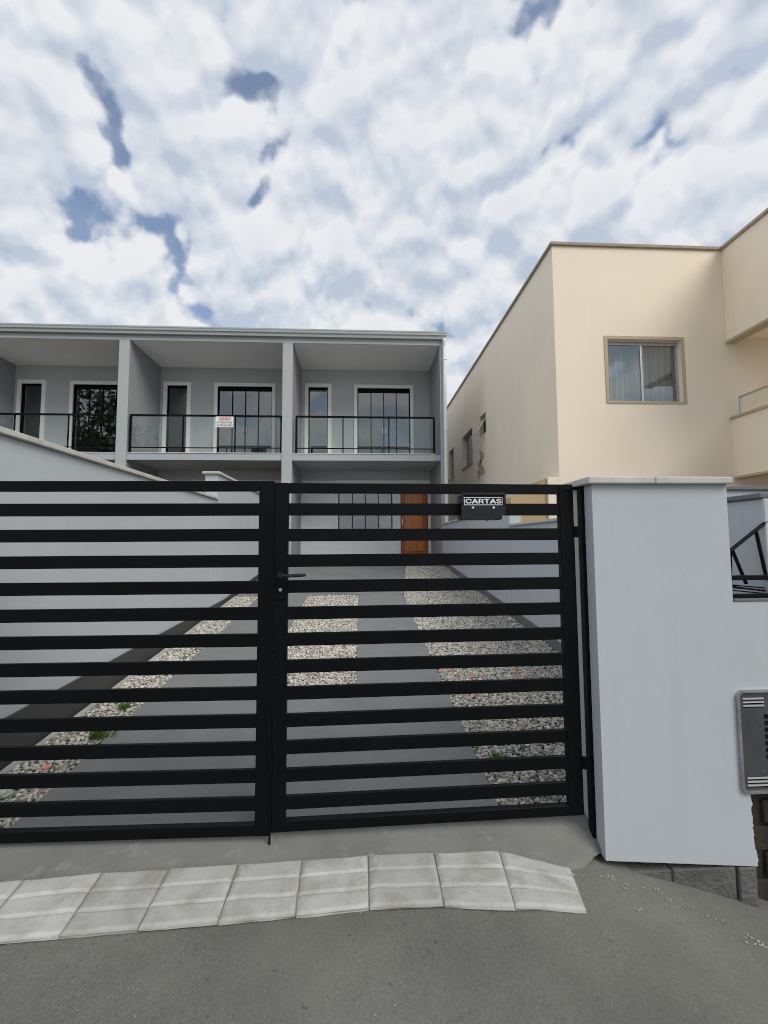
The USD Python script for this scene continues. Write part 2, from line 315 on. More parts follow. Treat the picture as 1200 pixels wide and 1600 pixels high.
def prism(poly, axis, a0, a1):
    """Extrudes a polygon given in the plane across the axis ('x': (y, z), 'y': (x, z), 'z': (x, y)) from a0 to a1."""
    if not hasattr(poly, 'geom_type'): poly = Polygon(poly)
    m = trimesh.util.concatenate([trimesh.creation.extrude_polygon(g, abs(a1 - a0), engine='earcut') for g in getattr(poly, 'geoms', [poly])]); v = m.vertices.copy(); lo = min(a0, a1)
    if axis == 'x': m.vertices = np.column_stack([v[:, 2] + lo, v[:, 0], v[:, 1]])
    elif axis == 'y':
        m.vertices = np.column_stack([v[:, 0], v[:, 2] + lo, v[:, 1]]); m.invert()
    else: m.vertices = np.column_stack([v[:, 0], v[:, 1], v[:, 2] + lo])
    m.fix_normals()
    return m


def tube(pts, r, n=8):
    out = []
    for a, b in zip(pts[:-1], pts[1:]):
        out.append(trimesh.creation.cylinder(radius=r, sections=n, segment=[a, b]))
    return out


def sheet(xs, ys, zf):
    X, Y = np.meshgrid(xs, ys); Z = zf(X, Y)
    n, m = len(ys), len(xs); i = np.arange(n * m).reshape(n, m)
    f = np.concatenate([np.stack([i[:-1, :-1], i[:-1, 1:], i[1:, 1:]], -1).reshape(-1, 3), np.stack([i[:-1, :-1], i[1:, 1:], i[1:, :-1]], -1).reshape(-1, 3)])
    return trimesh.Trimesh(np.column_stack([X.ravel(), Y.ravel(), Z.ravel()]), f, process=False)


# ------------------------------------------------------------------ ground
YG = 2.33                                    # the gate's front face where its leaves meet


YP = 2.28                                    # front face of the pillar
_k1, _k2 = at(947, 1349, y=YP), at(1185, 1413, y=YP)
FT = (_k1[0] - 0.62) / (_k2[0] - 0.62); FN = math.log(_k1[2] / _k2[2]) / math.log(FT)


def fall(x):                                 # the street drops away to the right of the gate
    x = np.asarray(x, float)
    t = np.clip((x - 0.62) / (_k2[0] - 0.62), 0, 1.5)
    return -_k2[2] * t ** FN + np.clip(x - 2.6, 0, 5) * 0.08


def street_z(x, y):
    return -fall(x) * np.clip((3.4 - np.asarray(y)) / 1.0, 0, 1) - 0.0


def ramp(y):
    return 0.035 + 0.0925 * (np.clip(np.asarray(y, float), 2.25, 14.2) - 2.25)


def rough(x, y, a=0.004, s=6):
    return a * (meshkit.fbm(np.stack([np.asarray(x) * s, np.asarray(y) * s, np.zeros_like(np.asarray(x) * 1.0)], -1), 3, 5) - 0.5)


xs = np.unique(np.concatenate([np.linspace(-150, -6, 14), np.linspace(-6, 6, 161), np.linspace(6, 150, 14)]))
ys = np.unique(np.concatenate([np.linspace(-150, -3, 12), np.linspace(-3, 0.8, 12), np.linspace(0.8, 2.42, 36)]))
obj('street', sheet(xs, ys, lambda X, Y: street_z(X, Y) - 0.004 + rough(X, Y) - 0.012), 'asphalt', smooth=True, label='grey rough asphalt street in front of the gate', cat='street', kind='structure')
# the plots behind the street line
xs = np.unique(np.concatenate([np.linspace(-150, -6, 10), np.linspace(-6, 8, 90), np.linspace(8, 150, 10)]))
ys = np.unique(np.concatenate([np.linspace(2.42, 15, 60), np.linspace(15, 150, 10)]))


def plot_z(X, Y):
    inside = (X > -2.42) & (X < 2.36)
    return np.where(inside, ramp(Y) - 0.045 - 0.25 * np.clip((2.75 - Y) / 0.3, 0, 1), ramp(Y) - 0.10 - fall(X) * np.clip((8 - Y) / 5.0, 0, 1))


obj('ground', sheet(xs, ys, plot_z), 'earth', smooth=True, label='bare earth of the plots under walls and gravel', cat='ground', kind='structure')

# concrete apron between the paver strip and the gate
xs, ys = np.linspace(-2.6, 1.26, 90), np.linspace(2.06, 2.53, 20)


def apron_z(X, Y):
    up = np.clip((Y - 2.225) / 0.18, 0, 1)
    keep = 1 - np.clip((X - 0.62) / 0.45, 0, 1) * np.clip((2.5 - Y) / 0.28, 0, 1)     # it dips with the street at its right end
    return -fall(X) * np.clip((2.52 - Y) / 0.34, 0, 1) - 0.013 + 0.045 * up * keep + 0.5 * rough(X, Y)


am = sheet(xs, ys, lambda X, Y: X * 0)
av = am.vertices; as_ = (av[:, 1] - 2.06) / 0.47; ay0 = 2.06 + 0.24 * np.clip((av[:, 0] - 0.88) / 0.32, 0, 1) + 0.02 * meshkit.noise(np.column_stack([av[:, 0] * 7, av[:, 0] * 0, av[:, 0] * 0]))
av[:, 1] = ay0 + (2.53 - ay0) * as_
av[:, 2] = apron_z(av[:, 0], av[:, 1]) - 0.016 * np.clip(1 - as_ / 0.12, 0, 1)
am.vertices = av
obj('apron', am, 'apron_concrete', smooth=True,
    label='smooth grey concrete threshold strip under the black gate', cat='concrete apron', kind='structure')


def slab_z(x0, x1, y0, y1, th=0.06):
    nx, ny = 2, max(2, int((y1 - y0) / 0.5))
    top = sheet(np.linspace(x0, x1, nx), np.linspace(y0, y1, ny + 1), lambda X, Y: ramp(Y))
    b = top.copy(); b.vertices[:, 2] -= th; b.invert()
    e = [(x0, y0), (x1, y0), (x1, y1), (x0, y1)]
    side = []
    ysn = np.linspace(y0, y1, ny + 1)
    for xa, flip in ((x0, False), (x1, True)):
        s = sheet([0, 1], ysn, lambda X, Y: ramp(Y) - th * X)
        s.vertices[:, 0] = xa
        side.append(s)
    for ya in (y0, y1):
        v = np.array([[x0, ya, ramp(ya)], [x1, ya, ramp(ya)], [x1, ya, ramp(ya) - th], [x0, ya, ramp(ya) - th]])
        side.append(trimesh.Trimesh(v, [[0, 1, 2], [0, 2, 3]], process=False))
    m = trimesh.util.concatenate([top] + side)
    return m


GX0, GX1 = -1.80, -2.22                       # left gravel strip
dw = thing('driveway', 'smooth dark grey concrete driveway with two wheel tracks', 'driveway', (0, 2.46, 0.05), kind='structure')
obj('entry_slab', slab_z(GX0, 0.752, 2.44, 4.10), 'driveway_concrete', dw)
obj('wheel_track', slab_z(GX0, -0.955, 4.106, 8.05), 'driveway_concrete', dw)
obj('wheel_track', slab_z(-0.045, 0.752, 4.106, 8.05), 'driveway_concrete', dw)
fs = sheet(np.array([0.0, 1.0]), np.linspace(8.056, 13.9, 13), lambda X, Y: ramp(Y))
fs.vertices[:, 0] = (GX0 - 0.42) + fs.vertices[:, 0] * (0.752 + np.clip(fs.vertices[:, 1] - 7.9, 0, 3.7) * 0.11 - GX0 + 0.42)
fb = fs.copy(); fb.vertices[:, 2] -= 0.06; fb.invert()
obj('far_slab', [fs, fb], 'driveway_concrete', dw)
obj('kerb_edge', slab_z(GX1 - 0.015, GX1 + 0.03, 2.46, 8.05, 0.07), 'paver_concrete_1', dw)
obj('far_slab', slab_z(1.17, 2.20, 11.6, 13.9), 'driveway_concrete', dw)


# gravel: real pebbles
def pebble_proto(i):
    m = trimesh.creation.icosphere(subdivisions=1)
    r = np.random.default_rng(100 + i)
    v = m.vertices * (1 + 0.28 * (meshkit.noise(m.vertices * 1.4 + 10 * i)[:, None] - 0.5) * 2)
    v *= np.array([1.0, 0.78 + 0.2 * r.random(), 0.52 + 0.2 * r.random()])
    m.vertices = v
    return m


UsdGeom.Scope.Define(stage, '/World/Looks/pebbles')


def gravel(name, label, inside, x0, x1, y0, y1, seed):
    r = np.random.default_rng(seed)
    pi = UsdGeom.PointInstancer.Define(stage, numbered('/World/' + name))
    tag(pi, label, 'gravel', None, 'stuff')
    for i in range(5):
        p = f'{pi.GetPath()}/pebble_{i:03d}' if i else f'{pi.GetPath()}/pebble'
        m = usdkit.mesh(stage, p, pebble_proto(i), MATS['pebble'], smooth=True)
        pi.CreatePrototypesRel().AddTarget(m.GetPath())
    P, S = [], []
    step = 0.0225
    for layer, (dz, st) in enumerate(((-0.012, step), (0.0, step * 1.25))):
        gx, gy = np.meshgrid(np.arange(x0, x1, st), np.arange(y0, y1, st))
        p = np.column_stack([gx.ravel(), gy.ravel()]) + r.uniform(-0.5, 0.5, (gx.size, 2)) * st
        p = p[inside(p[:, 0], p[:, 1])]
        bumpy = 0.012 * (meshkit.noise(np.column_stack([p * 4, np.zeros(len(p))]), seed) - 0.5)
        P.append(np.column_stack([p, ramp(p[:, 1]) - 0.010 + dz + bumpy + r.uniform(-0.004, 0.004, len(p))]))
        S.append(r.uniform(0.009, 0.0178, len(p)))
    P, S = np.vstack(P), np.concatenate(S); n = len(P)
    pi.CreatePositionsAttr(Vt.Vec3fArray.FromNumpy(P.astype(np.float32)))
    pi.CreateScalesAttr(Vt.Vec3fArray.FromNumpy(np.repeat(S[:, None], 3, 1).astype(np.float32)))
    pi.CreateProtoIndicesAttr(Vt.IntArray.FromNumpy(r.integers(0, 5, n).astype(np.int32)))
    yaw, tilt, ta = r.uniform(0, 2 * np.pi, n), r.normal(0, 0.35, n), r.uniform(0, 2 * np.pi, n)
    # quaternion: tilt about a horizontal axis, then yaw
    cw, sw, ct, st_ = np.cos(yaw / 2), np.sin(yaw / 2), np.cos(tilt / 2), np.sin(tilt / 2)
    q = np.column_stack([cw * ct, st_ * (cw * np.cos(ta) - sw * np.sin(ta)), st_ * (cw * np.sin(ta) + sw * np.cos(ta)), sw * ct])
    pi.CreateOrientationsAttr(Vt.QuathArray([Gf.Quath(float(a), float(b), float(c), float(d)) for a, b, c, d in q]))
    return pi


gravel('gravel_strip', 'strip of grey pebbles between the right wheel track and the right wall', lambda x, y: (x > 0.76 + np.clip(y - 7.9, 0, 4) * 0.11) & (x < 2.19), 0.74, 2.2, 2.52, 11.6, 11)
gravel('gravel_strip', 'rectangle of pale pebbles between the two concrete wheel tracks', lambda x, y: (x > -0.955) & (x < -0.045), -0.96, -0.04, 4.1, 8.06, 12)
gravel('gravel_strip', 'narrow strip of pebbles along the foot of the long left wall', lambda x, y: (x > GX1 + 0.03) & (x < GX0), GX1, GX0, 2.52, 8.06, 13)

# paver strip: ribbed slabs along the street edge
joints_far = [at(u, v, z=0) for u, v in ((780, 1328), (678, 1332), (575, 1335), (472, 1343), (372, 1350), (264, 1357), (160, 1362), (38, 1374))]
joints_near = [at(u, v, z=0) for u, v in ((806, 1418), (694, 1414), (577, 1418), (461, 1430), (340, 1441), (214, 1452), (92, 1462), (-50, 1476))]
d0 = joints_far[-1] - joints_far[-2]
for k in range(2):
    joints_far.append(joints_far[-1] + d0); joints_near.append(joints_near[-1] + (joints_near[-2] - joints_near[-3]))
joints_far.insert(0, np.array([1.005, 2.185, 0.0])); joints_near.insert(0, np.array([0.95, 1.93, 0.0]))
sw = thing('sidewalk', 'strip of pale ribbed concrete pavers along the street before the gate', 'sidewalk', (0, 1.9, 0), kind='structure')
for k in range(len(joints_far) - 1):
    b0, b1, a0, a1 = joints_far[k + 1], joints_far[k], joints_near[k + 1], joints_near[k]
    # three pressed panels with rounded corners on every slab
    nx, ny = 26, 64
    S_, T_ = np.meshgrid(np.concatenate([[0.006], np.linspace(0.012, 0.988, nx - 2), [0.994]]), np.concatenate([[0.002], np.linspace(0.01, 0.99, ny - 2), [0.998]]), indexing='ij')
    h = np.zeros_like(S_)
    for t0_, t1_, hh in ((0.035, 0.315, 0.006), (0.345, 0.640, 0.008), (0.670, 0.965, 0.0095)):
        dx_ = np.maximum(np.abs(S_ - 0.5) - 0.43, 0); dt_ = np.maximum(np.abs(T_ - (t0_ + t1_) / 2 + 0.012 * (meshkit.noise(np.stack([S_ * 5, T_ * 0 + k * 3.1, T_ * 0], -1)) - 0.5)) - (t1_ - t0_) / 2 + 0.045, 0)
        h += hh * np.clip((0.050 - np.hypot(dx_, dt_)) / 0.018, 0, 1)
    P_ = (a0 * (1 - S_[..., None]) + a1 * S_[..., None]) * (1 - T_[..., None]) + (b0 * (1 - S_[..., None]) + b1 * S_[..., None]) * T_[..., None]
    P_[..., 0] += 0.004 * (meshkit.noise(P_ * 14 + k * 7.0) - 0.5); P_[..., 1] += 0.007 * (meshkit.noise(P_ * 11 + 50 + k) - 0.5)
    edge = (np.abs(S_ - 0.5) > 0.49) | (np.abs(T_ - 0.5) > 0.492)
    P_[..., 2] = street_z(P_[..., 0], P_[..., 1]) + h + 0.003 * (meshkit.fbm(P_ * 16 + k * 3.0, 3, 2) - 0.5) - 0.0015 + 0.002 * ((k * 7) % 3 - 1) - np.where(edge, 0.010, 0)
    V = P_.reshape(-1, 3); q = np.arange(nx * ny).reshape(nx, ny)
    fc = np.concatenate([np.stack([q[:-1, :-1], q[1:, :-1], q[1:, 1:]], -1).reshape(-1, 3), np.stack([q[:-1, :-1], q[1:, 1:], q[:-1, 1:]], -1).reshape(-1, 3)])
    obj('paver', trimesh.Trimesh(V, fc, process=False), f'paver_concrete_{(k * 3) % 4}', sw, smooth=40)
jf, jn = joints_far, joints_near
V = []; fc = []
for k in range(len(jf)):
    for p in (jn[k], jf[k]): V.append([p[0], p[1], street_z(p[0], p[1]) - 0.0055])
for k in range(len(jf) - 1):
    fc += [[2 * k, 2 * k + 1, 2 * k + 3], [2 * k, 2 * k + 3, 2 * k + 2]]
jm = trimesh.Trimesh(V, fc, process=False); jm.fix_normals()
if jm.face_normals[:, 2].mean() < 0: jm.invert()
obj('joint_bed', jm, 'paver_joint', sw)


# ------------------------------------------------------------------ boundary walls of the plot
def band(x0, x1, y0, y1, ztop):
    n = 12; yy = np.linspace(y0, y1, n)
    pts = [(y, ztop(y)) for y in yy] + [(y, float(ramp(y)) - 0.08) for y in yy[::-1]]
    return prism(pts, 'x', x0, x1)


lw = thing('boundary_wall', 'long pale blue-grey rendered wall on the left of the driveway, dark band at its foot', 'wall', (-2.4, 5, 0.2))
obj('wall', bx(-2.50, -2.30, 2.45, 7.18, -0.3, 2.205, 0.006), 'wall_paint', lw)
obj('wall', bx(-2.50, -2.30, 7.183, 11.98, 0, 2.62, 0.006), 'wall_paint', lw)
for y0, y1 in ((2.40, 3.9), (3.903, 5.5), (5.503, 7.178)):
    obj('coping', bx(-2.535, -2.262, y0, y1, 2.206, 2.246, 0.005), 'coping_stone', lw)
for y0, y1 in ((7.14, 8.7), (8.703, 10.3), (10.303, 11.98)):
    obj('coping', bx(-2.535, -2.262, y0, y1, 2.621, 2.662, 0.005), 'coping_stone', lw)
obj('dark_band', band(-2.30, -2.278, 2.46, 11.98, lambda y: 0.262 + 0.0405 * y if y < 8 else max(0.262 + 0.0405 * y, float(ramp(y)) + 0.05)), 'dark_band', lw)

rw = thing('boundary_wall', 'stepped blue-grey rendered wall on the right of the driveway beside the pebbles', 'wall', (2.3, 6, 0.2))
obj('wall', bx(2.22, 2.40, YP + 0.036, 6.50, -0.75, 1.735, 0.006), 'wall_paint', rw)
obj('wall', bx(2.22, 2.40, 6.503, 11.98, 0, 1.99, 0.006), 'wall_paint', rw)
obj('coping', bx(2.20, 2.42, YP + 0.034, 3.2, 1.736, 1.765, 0.005), 'gray_band', rw)
for y0, y1 in ((3.203, 4.8), (4.803, 6.50)):
    obj('coping', bx(2.188, 2.432, y0, y1, 1.736, 1.772, 0.005), 'coping_stone', rw)
for y0, y1 in ((6.46, 9.0), (9.003, 11.98)):
    obj('coping', bx(2.188, 2.432, y0, y1, 1.991, 2.030, 0.005), 'coping_stone', rw)
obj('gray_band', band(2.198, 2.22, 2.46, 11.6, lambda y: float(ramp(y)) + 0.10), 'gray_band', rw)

# ------------------------------------------------------------------ gate leaves
SLZ = [1.711 - 0.1345 * k for k in range(12)]   # tops of the slats


def leaf(name, label, base, length, rotz, sign, ztop, zbot, st_in, st_out):
    """A slatted leaf; its local x runs from the meeting stile outward (sign)."""
    t = thing(name, label, 'gate', (base[0], base[1], 0), rotz)
    BASE[str(t.GetPath())] = np.zeros(3)
    X = lambda a: sign * a
    d = 0.04
    obj('stile', bx(X(0), X(st_in), 0, d, zbot, ztop, 0.002), 'black_metal', t)
    obj('stile', bx(X(length - st_out), X(length), 0, d, zbot, ztop, 0.002), 'black_metal', t)
    obj('top_rail', bx(X(st_in), X(length - st_out), 0.001, d - 0.001, ztop - 0.053, ztop, 0.002), 'black_metal', t)
    obj('bottom_rail', bx(X(st_in), X(length - st_out), 0.001, d - 0.001, zbot, zbot + 0.052, 0.002), 'black_metal', t)
    for k, z in enumerate(SLZ):
        e = rng.normal(0, 0.0012)
        obj('slat', bx(X(st_in - 0.001), X(length - st_out + 0.001), 0.004, 0.024, z - 0.065 + e, z + e, 0.0015), 'black_metal', t)
    return t


xm = at(426.3, 1000, y=YG)[0]
rl_end = at(908.0, 1150, y=2.375)
rot_r = math.atan2(2.375 - YG, rl_end[0] - xm)
ll = leaf('driveway_gate', 'left leaf of the black slatted gate, without a handle', (xm - 0.003, YG), 1.76, math.atan2(-0.020, 1.3), -1, 1.828, 0.048, 0.077, 0.075)
# interlock strip and drop bolt on the left leaf
obj('drop_bolt', [bx(-0.006, 0.004, -0.008, -0.001, -0.012, 0.50, 0.001), bx(-0.012, 0.006, -0.012, -0.001, 0.42, 0.46, 0.001)], 'black_metal', ll)
obj('latch_keeper', bx(-0.02, -0.0005, 0.002, 0.038, 1.49, 1.52), 'black_metal', ll)
L_R = math.hypot(rl_end[0] - xm, 0.045)
rl = leaf('driveway_gate', 'right leaf of the black slatted gate, with lever handle and letter box', (xm + 0.003, YG), L_R, rot_r, 1, 1.818, 0.062, 0.068, 0.078)
h0 = at(430, 897, y=YG) - np.array([xm, YG, 0])
pl = obj('lock_plate', bx(0.012, 0.056, -0.008, -0.0003, 1.21, 1.44, 0.003), 'black_metal', rl)
hz = 1.335
obj('lever_handle', tube([(0.034, -0.002, hz), (0.034, -0.045, hz), (0.055, -0.052, hz), (0.145, -0.050, hz + 0.003), (0.158, -0.040, hz + 0.003)], 0.0085, 10)
    + [trimesh.creation.icosphere(subdivisions=2, radius=0.0085).apply_translation(p) for p in ((0.034, -0.045, hz), (0.055, -0.052, hz), (0.145, -0.05, hz + 0.003), (0.158, -0.04, hz + 0.003))]
    + [trimesh.creation.cylinder(radius=0.017, sections=20, segment=[(0.034, -0.012, hz), (0.034, -0.0082, hz)])], 'black_plastic', pl)
obj('key_cylinder', [trimesh.creation.cylinder(radius=0.0085, sections=20, segment=[(0.034, -0.012, 1.262), (0.034, -0.001, 1.262)]), bx(0.0325, 0.0355, -0.0135, -0.0118, 1.257, 1.267)], 'steel', pl)
obj('screw', trimesh.creation.cylinder(radius=0.004, sections=12, segment=[(0.034, -0.010, 1.425), (0.034, -0.001, 1.425)]), 'black_plastic', pl)
obj('screw', trimesh.creation.cylinder(radius=0.004, sections=12, segment=[(0.034, -0.010, 1.222), (0.034, -0.001, 1.222)]), 'black_plastic', pl)
for z in (0.33, 1.555):
    obj('hinge', [bx(L_R - 0.001, L_R + 0.026, 0.004, 0.026, z - 0.018, z + 0.018, 0.002), trimesh.creation.cylinder(radius=0.011, sections=16, segment=[(L_R + 0.008, -0.004, z - 0.03), (L_R + 0.008, -0.004, z + 0.03)])], 'black_metal', rl)
obj('corner_bracket', [bx(L_R - 0.082, L_R - 0.058, -0.004, -0.0004, 1.775, 1.806, 0.002), bx(L_R - 0.06, L_R + 0.03, -0.006, -0.0005, 1.785, 1.803, 0.002)], 'black_metal', rl)
# letter box on the top slat of the right leaf
px = lambda u, v: at(u, v, y=YG + 0.02)
b0, b1 = px(719, 771), px(788, 812)
mb = thing('letter_box', 'small black letter box with a white CARTAS plate on the gate', 'letter box', (b0[0], YG, b1[2]))
w = b1[0] - b0[0]; x0, x1, z0, z1 = b0[0], b1[0], b1[2], b0[2]
yb = YG + 0.02
obj('backing_box', bx(x0 + 0.004, x1 - 0.004, yb + 0.022, yb + 0.10, z0 + 0.002, z1 - 0.006, 0.004), 'black_plastic', mb)
face = [(x0, z0 + 0.012), (x0 + 0.004, z0 + 0.002), (x0 + w * 0.74, z0), (x0 + w * 0.79, z0 + 0.004), (x0 + w * 0.84, z0 + 0.012), (x1 - 0.002, z0 + 0.028), (x1, z0 + 0.034), (x1, z1 - 0.006), (x1 - 0.006, z1), (x0 + 0.006, z1), (x0, z1 - 0.006)]
plate = obj('face_plate', prism(face, 'y', yb - 0.022, yb - 0.016), 'black_plastic', mb)
for a0, a1, c0, c1 in ((x0, x0 + 0.012, z1 - 0.062, z1 - 0.004), (x1 - 0.012, x1, z1 - 0.062, z1 - 0.004), (x0 + 0.004, x1 - 0.004, z1 - 0.012, z1)):
    obj('hood', bx(a0, a1, yb - 0.036, yb - 0.0225, c0, c1, 0.003), 'black_plastic', plate)
t0, t1 = px(723.2, 777.3), px(783.6, 789.8)
obj('name_plate_border', [bx(t0[0], t1[0], yb - 0.0245, yb - 0.0223, t0[2] - 0.0042, t0[2]), bx(t0[0], t1[0], yb - 0.0245, yb - 0.0223, t1[2], t1[2] + 0.0026),
     bx(t0[0], t0[0] + 0.0036, yb - 0.0245, yb - 0.0223, t1[2] + 0.0027, t0[2] - 0.0043), bx(t1[0] - 0.0036, t1[0], yb - 0.0245, yb - 0.0223, t1[2] + 0.0027, t0[2] - 0.0043)], 'letter_white', plate)


def lettering(text, x0, x1, z0, z1, y, bold=True, depth=0.0016):
    """Raised letters facing the street, fitted to a rectangle."""
    m = meshkit.text_mesh(text, 1.0, depth, bold)
    v = m.vertices; lo, hi = v.min(0), v.max(0)
    X = x0 + (v[:, 0] - lo[0]) / (hi[0] - lo[0]) * (x1 - x0); Z = z0 + (v[:, 1] - lo[1]) / (hi[1] - lo[1]) * (z1 - z0)
    m.vertices = np.column_stack([X, y - v[:, 2], Z]); m.fix_normals()
    return m


obj('lettering', lettering('CARTAS', t0[0] + 0.009, t1[0] - 0.007, t1[2] + 0.009, t0[2] - 0.0095, yb - 0.0223), 'letter_white', plate, smooth=False)
for u in (737.2, 769.2):
    s = px(u, 794.2); obj('screw', trimesh.creation.icosphere(subdivisions=2, radius=0.0075).apply_scale([1, 0.5, 1]).apply_translation([s[0], yb - 0.0235, s[2]]), 'steel', plate)
s = px(757, 811); obj('lock_tab', prism([(s[0] - 0.016, z0 + 0.003), (s[0] + 0.011, z0 + 0.003), (s[0] + 0.009, z0 - 0.009)], 'y', yb - 0.03, yb - 0.0225), 'black_plastic', plate)

# gate post beside the pillar
p0, p1 = at(908.5, 780, y=2.362), at(920.5, 780, y=2.362)
gp = thing('gate_post', 'square black steel post between the gate and the pale pillar', 'post', (p0[0], 2.39, 0))
PX1 = p1[0] - 0.001
obj('post', bx(p0[0] - 0.004, PX1, 2.362, 2.407, -0.25, 1.80, 0.002), 'black_metal', gp)
obj('post_cap', bx(p0[0] - 0.006, PX1, 2.360, 2.409, 1.8005, 1.806, 0.001), 'black_metal', gp)
# the post of the left leaf, out of the frame on the left
gp2 = thing('gate_post', 'square black steel post at the left wall', 'post', (-2.27, 2.39, 0))
obj('post', bx(-2.298, -2.245, 2.35, 2.395, 0.0, 1.83, 0.002), 'black_metal', gp2)
obj('post_cap', bx(-2.30, -2.243, 2.348, 2.397, 1.8305, 1.836, 0.001), 'black_metal', gp2)

# ------------------------------------------------------------------ front wall with pillar, right of the gate
pc = at(946.5, 1340, y=YP); pt = at(924.5, 760, y=YP); XP0 = (pc[0] + pt[0]) / 2
XP1 = at(1140, 850, y=YP)[0]
ZL = at(1165, 940, y=YP)[2]                  # top of the low wall
ZB0, ZB1 = at(947, 1345, y=YP)[2], at(1181, 1354, y=YP)[2]
ZC = at(1030, 757, y=YP)[2]
XE = at(1180, 1300, y=YP)[0]
fw = thing('front_wall', 'pale blue-grey rendered pillar and low wall right of the gate', 'wall', (XP0, YP, ZB1))
# plaster outline: pillar, lower wall to the right, a ragged torn edge below the meter box
zt = at(1180, 1241, y=YP)[2]
rag = []
for k in range(46):
    z = ZB1 + (zt - ZB1) * k / 45
    w_ = 1 if 0 < k < 45 else 0
    rag.append((XE + (0.020 * (float(meshkit.fbm(np.array([k * 0.23, 4.0, 1.0]), 4, 3)) - 0.5) + rng.normal(0, 0.0012)) * w_ + 0.004 * (k < 8) - 0.012 * (k / 45), z))
outline = [(XP0, ZB0), (XE + 0.004, ZB1)] + rag[1:] + [(2.9, zt + 0.005), (2.9, ZL), (XP1, ZL), (XP1, ZC), (XP0, ZC)]
obj('plaster', prism(Polygon(outline).buffer(-0.002).buffer(0.002), 'y', YP, YP + 0.232), 'wall_paint', fw, smooth=20)
obj('low_wall_sill', bx(XP1 + 0.002, 2.9, YP - 0.006, YP + 0.092, ZL + 0.001, ZL + 0.016, 0.003), 'gray_band', fw)
cz0, cz1 = ZC + 0.001, ZC + 0.038
for a, b in ((XP0 - 0.035, XP0 + 0.33), (XP0 + 0.332, XP1 + 0.012)):
    obj('coping', bx(a, b, YP - 0.035, YP + 0.27, cz0, cz1, 0.005), 'coping_stone', fw)
# raw concrete blocks under the plaster
cuts = [XP0 + 0.004, at(1053, 1380, y=YP)[0], at(1154, 1380, y=YP)[0]]
for a, b in zip(cuts[:-1], cuts[1:]):
    m = bx(a + 0.003, b - 0.003, YP + 0.006, YP + 0.22, -0.55, min(ZB0, ZB1) - 0.004, 0.006)
    obj('foundation_block', m, 'foundation', fw)
obj('concrete_stub', bx(cuts[2] + 0.006, XE - 0.002, YP - 0.002, YP + 0.15, -0.55, ZB1 - 0.004, 0.006), 'foundation', fw)
# bare masonry behind the torn plaster
obj('bare_masonry', bx(XE - 0.03, 3.4, YP + 0.115, YP + 0.225, -0.75, zt - 0.004, 0.004), 'dark_masonry', fw)
for r_ in range(5):
    for c_ in range(5):
        xa = XE + 0.0 + c_ * 0.29 + (0.14 if r_ % 2 else 0)
        obj('brick', bx(xa, xa + 0.275, YP + 0.09, YP + 0.1145, -0.42 + r_ * 0.135, -0.42 + r_ * 0.135 + 0.12, 0.006), 'dark_masonry', fw)

# meter box
q0, q1 = at(1148.5, 1078, y=YP), at(1159, 1238, y=YP)
mx0 = (at(1149, 1090, y=YP)[0] + at(1156, 1220, y=YP)[0]) / 2; mz1, mz0 = at(1180, 1077, y=YP)[2], at(1180, 1238, y=YP)[2]
mx1 = mx0 + 0.36
me = thing('meter_box', 'grey metal meter box with louvres set in the low wall', 'meter box', (mx0, YP, mz0))


def rrect(x0, x1, z0, z1, r):
    return sbox(x0 + r, z0 + r, x1 - r, z1 - r).buffer(r, quad_segs=6)


fr = obj('frame', prism(rrect(mx0, mx1, mz0, mz1, 0.035).difference(rrect(mx0 + 0.012, mx1 - 0.012, mz0 + 0.012, mz1 - 0.012, 0.025)), 'y', YP - 0.016, YP + 0.012), 'aluminium', me)
pn = obj('door_panel', prism(rrect(mx0 + 0.0125, mx1 - 0.0125, mz0 + 0.0125, mz1 - 0.0125, 0.025), 'y', YP - 0.008, YP + 0.01), 'meter_panel', me)
for zc, xo in ((mz1 - 0.062, 0.032), (mz0 + 0.058, 0.032)):
    for k in range(3):
        z = zc + (k - 1) * 0.018
        obj('louvre', prism([(YP - 0.0085, z - 0.002), (YP - 0.013, z - 0.003), (YP - 0.0085, z + 0.004)], 'x', mx0 + xo, mx0 + xo + 0.115), 'louvre_metal', pn)
        obj('slot', bx(mx0 + xo + 0.003, mx0 + xo + 0.112, YP - 0.0095, YP - 0.0083, z - 0.0095, z - 0.0052), 'dark_slot', pn)
for k in range(7):
    z = mz1 - 0.125 - k * 0.034
    obj('vent_slot', bx(mx0 + 0.145, mx0 + 0.235, YP - 0.0098, YP - 0.0082, z - 0.022, z), 'dark_slot', pn)

# ------------------------------------------------------------------ neighbour's yard: railing, wall
YR = YP + 0.012
zr = lambda v: at(1170, v, y=YR)[2]
rx0, rx1 = XP1 + 0.004, 2.9
rf = thing('railing', 'black steel railing with slanting bars on the low wall', 'railing', (rx0, YR, ZL))
obj('bottom_bar', bx(rx0, rx1, YR, YR + 0.02, zr(934), zr(928), 0.002), 'black_metal', rf)
obj('middle_bar', bx(rx0, rx1, YR, YR + 0.02, zr(906.5), zr(899), 0.002), 'black_metal', rf)
A, B = at(1139, 862, y=YR + 0.033), at(1200, 813, y=YR + 0.033)
dr = (B - A) / np.linalg.norm(B - A)
obj('slanting_rail', tube([A, B + dr * 0.55], 0.010, 8), 'black_metal', rf)
for (u0, v0), (u1, v1) in (((1144, 859), (1166, 912)), ((1181, 829), (1198, 905))):
    P0, P1 = at(u0, v0, y=YR + 0.033), at(u1, v1, y=YR + 0.033)
    obj('slanting_bar', tube([P0, P1], 0.009, 8), 'black_metal', rf)
